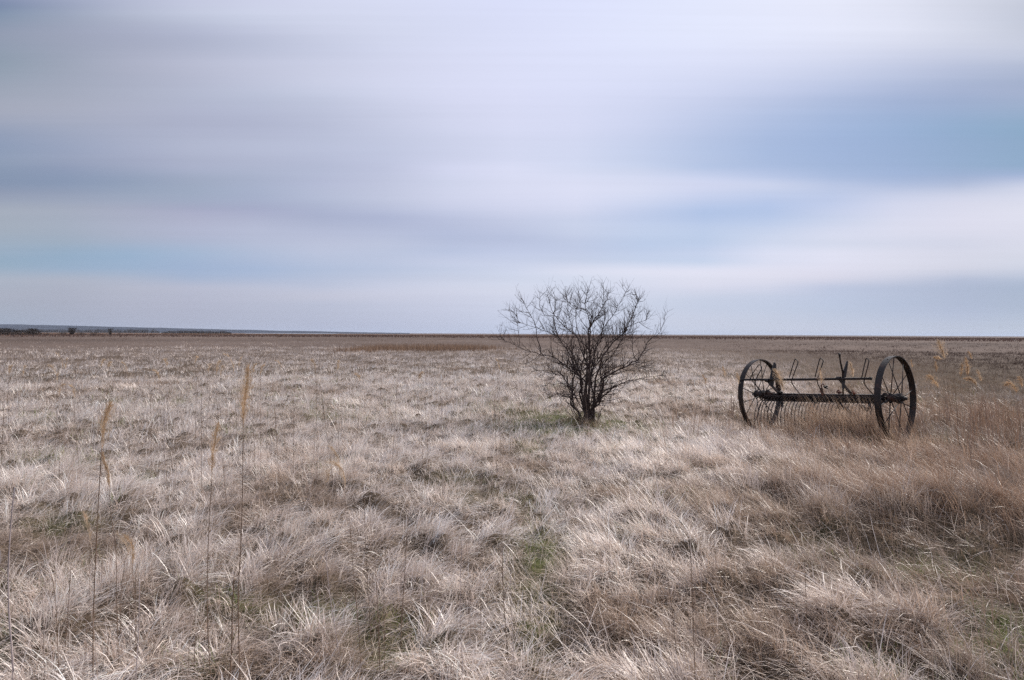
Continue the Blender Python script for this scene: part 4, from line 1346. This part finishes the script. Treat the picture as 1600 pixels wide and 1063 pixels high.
SKY.update({
 100: [(0, 150, 158, 182), (30, 152, 158, 178), (60, 155, 160, 180), (110, 155, 160, 178), (150, 160, 165, 180), (190, 164, 168, 184), (215, 140, 152, 178), (250, 140, 150, 178), (285, 130, 145, 172),
       (300, 142, 152, 175), (330, 160, 168, 184), (360, 156, 168, 184), (385, 148, 166, 184), (400, 140, 165, 190), (425, 152, 170, 194), (435, 166, 172, 188), (465, 162, 167, 184), (516, 155, 162, 182)],
 300: [(0, 194, 198, 220), (20, 196, 203, 222), (50, 172, 178, 202), (90, 176, 182, 204), (105, 186, 188, 210), (125, 170, 176, 198), (150, 178, 184, 205), (180, 172, 176, 200), (200, 166, 170, 194), (215, 174, 180, 202),
       (262, 168, 174, 198), (285, 155, 165, 186), (310, 152, 165, 186), (325, 160, 164, 190), (345, 172, 174, 198), (375, 168, 175, 200), (395, 160, 178, 204), (415, 154, 172, 202), (440, 158, 174, 202), (450, 176, 180, 200), (470, 172, 175, 195), (516, 165, 170, 190)],
 500: [(0, 205, 210, 231), (50, 206, 210, 229), (80, 196, 202, 223), (120, 200, 206, 226), (150, 190, 197, 217), (190, 176, 182, 203), (215, 186, 192, 214), (235, 180, 187, 210), (262, 175, 182, 206), (290, 178, 184, 210),
       (310, 180, 188, 210), (320, 165, 174, 200), (345, 164, 172, 198), (370, 178, 184, 208), (392, 188, 194, 216), (420, 176, 188, 212), (450, 178, 186, 208), (459, 196, 195, 210), (467, 180, 186, 206), (516, 172, 178, 200)],
 700: [(0, 208, 214, 236), (60, 210, 215, 236), (150, 213, 215, 238), (200, 208, 212, 234), (235, 196, 203, 226), (262, 208, 212, 236), (290, 204, 210, 232), (310, 206, 210, 232), (335, 190, 197, 222), (352, 177, 185, 212),
       (370, 172, 182, 210), (390, 177, 187, 214), (404, 180, 192, 218), (410, 197, 203, 225), (425, 190, 199, 220), (445, 201, 205, 223), (465, 196, 200, 220), (516, 186, 192, 214)],
 900: [(0, 216, 221, 246), (100, 216, 220, 244), (200, 211, 215, 239), (240, 207, 213, 236), (264, 205, 212, 234), (284, 216, 219, 240), (310, 217, 219, 240), (330, 211, 214, 234), (350, 198, 206, 228), (360, 204, 210, 230),
       (378, 189, 197, 221), (395, 188, 196, 220), (412, 196, 204, 224), (419, 213, 217, 233), (430, 217, 219, 234), (441, 198, 210, 228), (455, 202, 208, 226), (516, 197, 203, 222)],
 1100: [(0, 222, 227, 248), (50, 223, 228, 248), (100, 215, 219, 242), (150, 200, 206, 231), (200, 178, 191, 221), (240, 165, 184, 217), (262, 172, 189, 220), (278, 198, 206, 232), (292, 202, 207, 233), (310, 190, 200, 228),
        (330, 168, 188, 222), (350, 172, 190, 223), (358, 182, 198, 226), (378, 172, 192, 222), (392, 183, 197, 225), (416, 186, 203, 227), (420, 216, 219, 237), (430, 221, 222, 237), (445, 213, 214, 230), (457, 208, 209, 227), (461, 196, 203, 222),
        (480, 188, 198, 220), (500, 194, 200, 219), (516, 194, 201, 220)],
 1300: [(0, 227, 230, 247), (50, 225, 229, 247), (80, 214, 218, 237), (110, 203, 210, 232), (140, 184, 194, 222), (170, 162, 180, 212), (220, 156, 176, 212), (262, 156, 176, 209), (285, 166, 182, 214), (295, 186, 197, 225), (308, 169, 186, 219),
        (322, 190, 200, 228), (345, 196, 205, 227), (365, 213, 216, 234), (380, 211, 214, 231), (385, 200, 207, 224), (391, 219, 221, 238), (425, 217, 216, 233), (438, 205, 205, 222), (450, 179, 190, 216), (485, 182, 194, 217), (516, 192, 198, 217)],
 1500: [(0, 203, 208, 224), (40, 208, 213, 228), (65, 206, 211, 227), (90, 186, 191, 216), (120, 175, 184, 210), (140, 158, 170, 200), (170, 150, 165, 198), (185, 136, 165, 196), (220, 140, 165, 196), (262, 146, 168, 198), (284, 155, 170, 200),
        (297, 178, 188, 212), (308, 205, 207, 225), (350, 216, 215, 231), (375, 208, 210, 226), (385, 200, 203, 220), (400, 208, 209, 225), (418, 204, 206, 221), (429, 192, 194, 212), (436, 168, 178, 203), (470, 166, 177, 202), (490, 172, 182, 208), (516, 182, 190, 210)],
})


def lin(c):
    c = c / 255.0
    return c / 12.92 if c <= .04045 else ((c + .055) / 1.055) ** 2.4


world = bpy.data.worlds.new('World'); scene.world = world
world.use_nodes = True
nt = world.node_tree; nt.nodes.clear()
N = nt.nodes.new; L = nt.links.new


def math_(op, a, b=None, c=None, clamp=False):
    n_ = N('ShaderNodeMath'); n_.operation = op; n_.use_clamp = clamp
    for i, s_ in enumerate((a, b, c)):
        if s_ is None: continue
        if isinstance(s_, (int, float)): n_.inputs[i].default_value = s_
        else: L(s_, n_.inputs[i])
    return n_.outputs[0]


tc = N('ShaderNodeTexCoord'); sp = N('ShaderNodeSeparateXYZ'); L(tc.outputs['Generated'], sp.inputs[0])
azs = math_('ARCTAN2', sp.outputs['X'], sp.outputs['Y'])
els = math_('ARCSINE', sp.outputs['Z'])
# long streaks: noise drawn out along the wind
ys = math_('MAXIMUM', sp.outputs['Y'], .12)
us = math_('DIVIDE', sp.outputs['X'], ys); vs = math_('DIVIDE', sp.outputs['Z'], ys)      # parallel cloud streets drawn out along x
cb = N('ShaderNodeCombineXYZ'); L(math_('MULTIPLY', us, 1.1), cb.inputs[0]); L(math_('MULTIPLY', vs, 24.0), cb.inputs[1])
ns = N('ShaderNodeTexNoise'); ns.inputs['Scale'].default_value = 1.0; ns.inputs['Detail'].default_value = 4; ns.inputs['Roughness'].default_value = .55
L(cb.outputs[0], ns.inputs['Vector'])
cb2 = N('ShaderNodeCombineXYZ'); L(math_('MULTIPLY', us, 1.4), cb2.inputs[0]); L(math_('MULTIPLY', vs, 100.0), cb2.inputs[1])
ns2 = N('ShaderNodeTexNoise'); ns2.inputs['Scale'].default_value = 1.0; ns2.inputs['Detail'].default_value = 2
L(cb2.outputs[0], ns2.inputs['Vector'])
# slight warp of the height so that band edges are not ruled lines
elw = math_('ADD', vs, math_('MULTIPLY', math_('SUBTRACT', ns.outputs['Fac'], .5), .012))
fac = math_('DIVIDE', elw, .56, clamp=True)
prev = None
cols = sorted(SKY)
ROWS = [0, 25, 50, 75, 100, 125, 150, 175, 200, 225, 250] + [262 + i * 13.37 for i in range(20)]
TAB = np.array([[np.interp(ROWS, [q[0] for q in SKY[c]], [lin(q[k]) for q in SKY[c]]) for k in (1, 2, 3)] for c in cols])   # column, channel, row
PAD = np.concatenate([TAB[:1] * 2 - TAB[1:2], TAB, TAB[-1:] * 2 - TAB[-2:-1]])
wgt = np.where(np.array(ROWS) < 260, .30, .16)[None, None, :]
TAB = PAD[1:-1] * (1 - 2 * wgt) + (PAD[:-2] + PAD[2:]) * wgt
PAD = np.concatenate([TAB[:1], TAB, TAB[-1:]])
TAB = np.clip(PAD[1:-1] * (1 - 1.2 * wgt) + (PAD[:-2] + PAD[2:]) * .6 * wgt, 0, 1)
azc = []
ELMAX = .56
for px_ in cols:
    stops = []
    for j_, py_ in enumerate(ROWS):
        v = ray(px_, py_)
        stops.append((v.z / v.y / ELMAX, tuple(float(q) for q in TAB[cols.index(px_), :, j_])))
    azc.append(ray(px_, 300).x / ray(px_, 300).y)
    stops.sort(key=lambda s_: s_[0])
    stops = [(max(0, p_), c_) for p_, c_ in stops]
    top = stops[-1]
    stops.append((1.0, tuple(.5 * (a_ + b_) for a_, b_ in zip(top[1], (.62, .66, .84)))))
    rp = ramp(nt, stops, 'CARDINAL')
    L(fac, rp.inputs['Fac'])
    if prev is None:
        prev = rp.outputs['Color']
    else:
        mr = N('ShaderNodeMapRange'); mr.interpolation_type = 'LINEAR'
        mr.inputs['From Min'].default_value = azc[-2]; mr.inputs['From Max'].default_value = azc[-1]
        L(us, mr.inputs['Value'])
        mx = N('ShaderNodeMix'); mx.data_type = 'RGBA'
        L(mr.outputs[0], mx.inputs['Factor']); L(prev, mx.inputs['A']); L(rp.outputs['Color'], mx.inputs['B'])
        prev = mx.outputs['Result']
# streak modulation
amp = math_('ADD', math_('MULTIPLY', math_('SUBTRACT', ns.outputs['Fac'], .5), .07), math_('MULTIPLY', math_('SUBTRACT', ns2.outputs['Fac'], .5), .05))
mod = math_('ADD', amp, 1.0)
sc = N('ShaderNodeVectorMath'); sc.operation = 'SCALE'; L(prev, sc.inputs[0]); L(mod, sc.inputs['Scale'])
# overhead and behind: an even pale cloud deck
gen = ramp(nt, [(0, (lin(185), lin(193), lin(214))), (.25, (lin(198), lin(204), lin(224))), (1, (lin(214), lin(219), lin(238)))])
L(math_('DIVIDE', els, 1.57, clamp=True), gen.inputs['Fac'])
side = N('ShaderNodeMapRange'); side.interpolation_type = 'SMOOTHSTEP'
side.inputs['From Min'].default_value = R(44); side.inputs['From Max'].default_value = R(75)
L(math_('ABSOLUTE', azs), side.inputs['Value'])
over = N('ShaderNodeMapRange'); over.interpolation_type = 'SMOOTHSTEP'
over.inputs['From Min'].default_value = .50; over.inputs['From Max'].default_value = .9
L(els, over.inputs['Value'])
k_ = math_('MAXIMUM', side.outputs[0], over.outputs[0])
mx = N('ShaderNodeMix'); mx.data_type = 'RGBA'
L(k_, mx.inputs['Factor']); L(sc.outputs[0], mx.inputs['A']); L(gen.outputs['Color'], mx.inputs['B'])
cloud = N('ShaderNodeBackground'); cloud.inputs['Strength'].default_value = 1.08
L(mx.outputs['Result'], cloud.inputs['Color'])
sky = N('ShaderNodeTexSky'); sky.sky_type = 'NISHITA'; sky.sun_disc = False
sky.sun_elevation = SUN_EL; sky.sun_rotation = SUN_AZ
skb = N('ShaderNodeBackground'); skb.inputs['Strength'].default_value = .08
L(sky.outputs['Color'], skb.inputs['Color'])
ms = N('ShaderNodeMixShader'); ms.inputs[0].default_value = .97       # thin cloud deck over the clear sky
L(skb.outputs[0], ms.inputs[1]); L(cloud.outputs[0], ms.inputs[2])
wo = N('ShaderNodeOutputWorld'); L(ms.outputs[0], wo.inputs['Surface'])

# ------------------------------------------------------------------ render settings
scene.render.engine = 'CYCLES'
scene.view_settings.view_transform = 'Standard'
scene.view_settings.look = 'None'
scene.view_settings.exposure = 0
scene.view_settings.gamma = 1
scene.cycles.use_adaptive_sampling = False
scene.cycles.max_bounces = 5
scene.cycles.diffuse_bounces = 3
scene.cycles.glossy_bounces = 2
scene.cycles.transmission_bounces = 3
scene.cycles.transparent_max_bounces = 4
scene.cycles.volume_bounces = 0
scene.cycles.use_denoising = False
scene.cycles.denoiser = 'OPENIMAGEDENOISE'
scene.cycles.denoising_prefilter = 'ACCURATE'
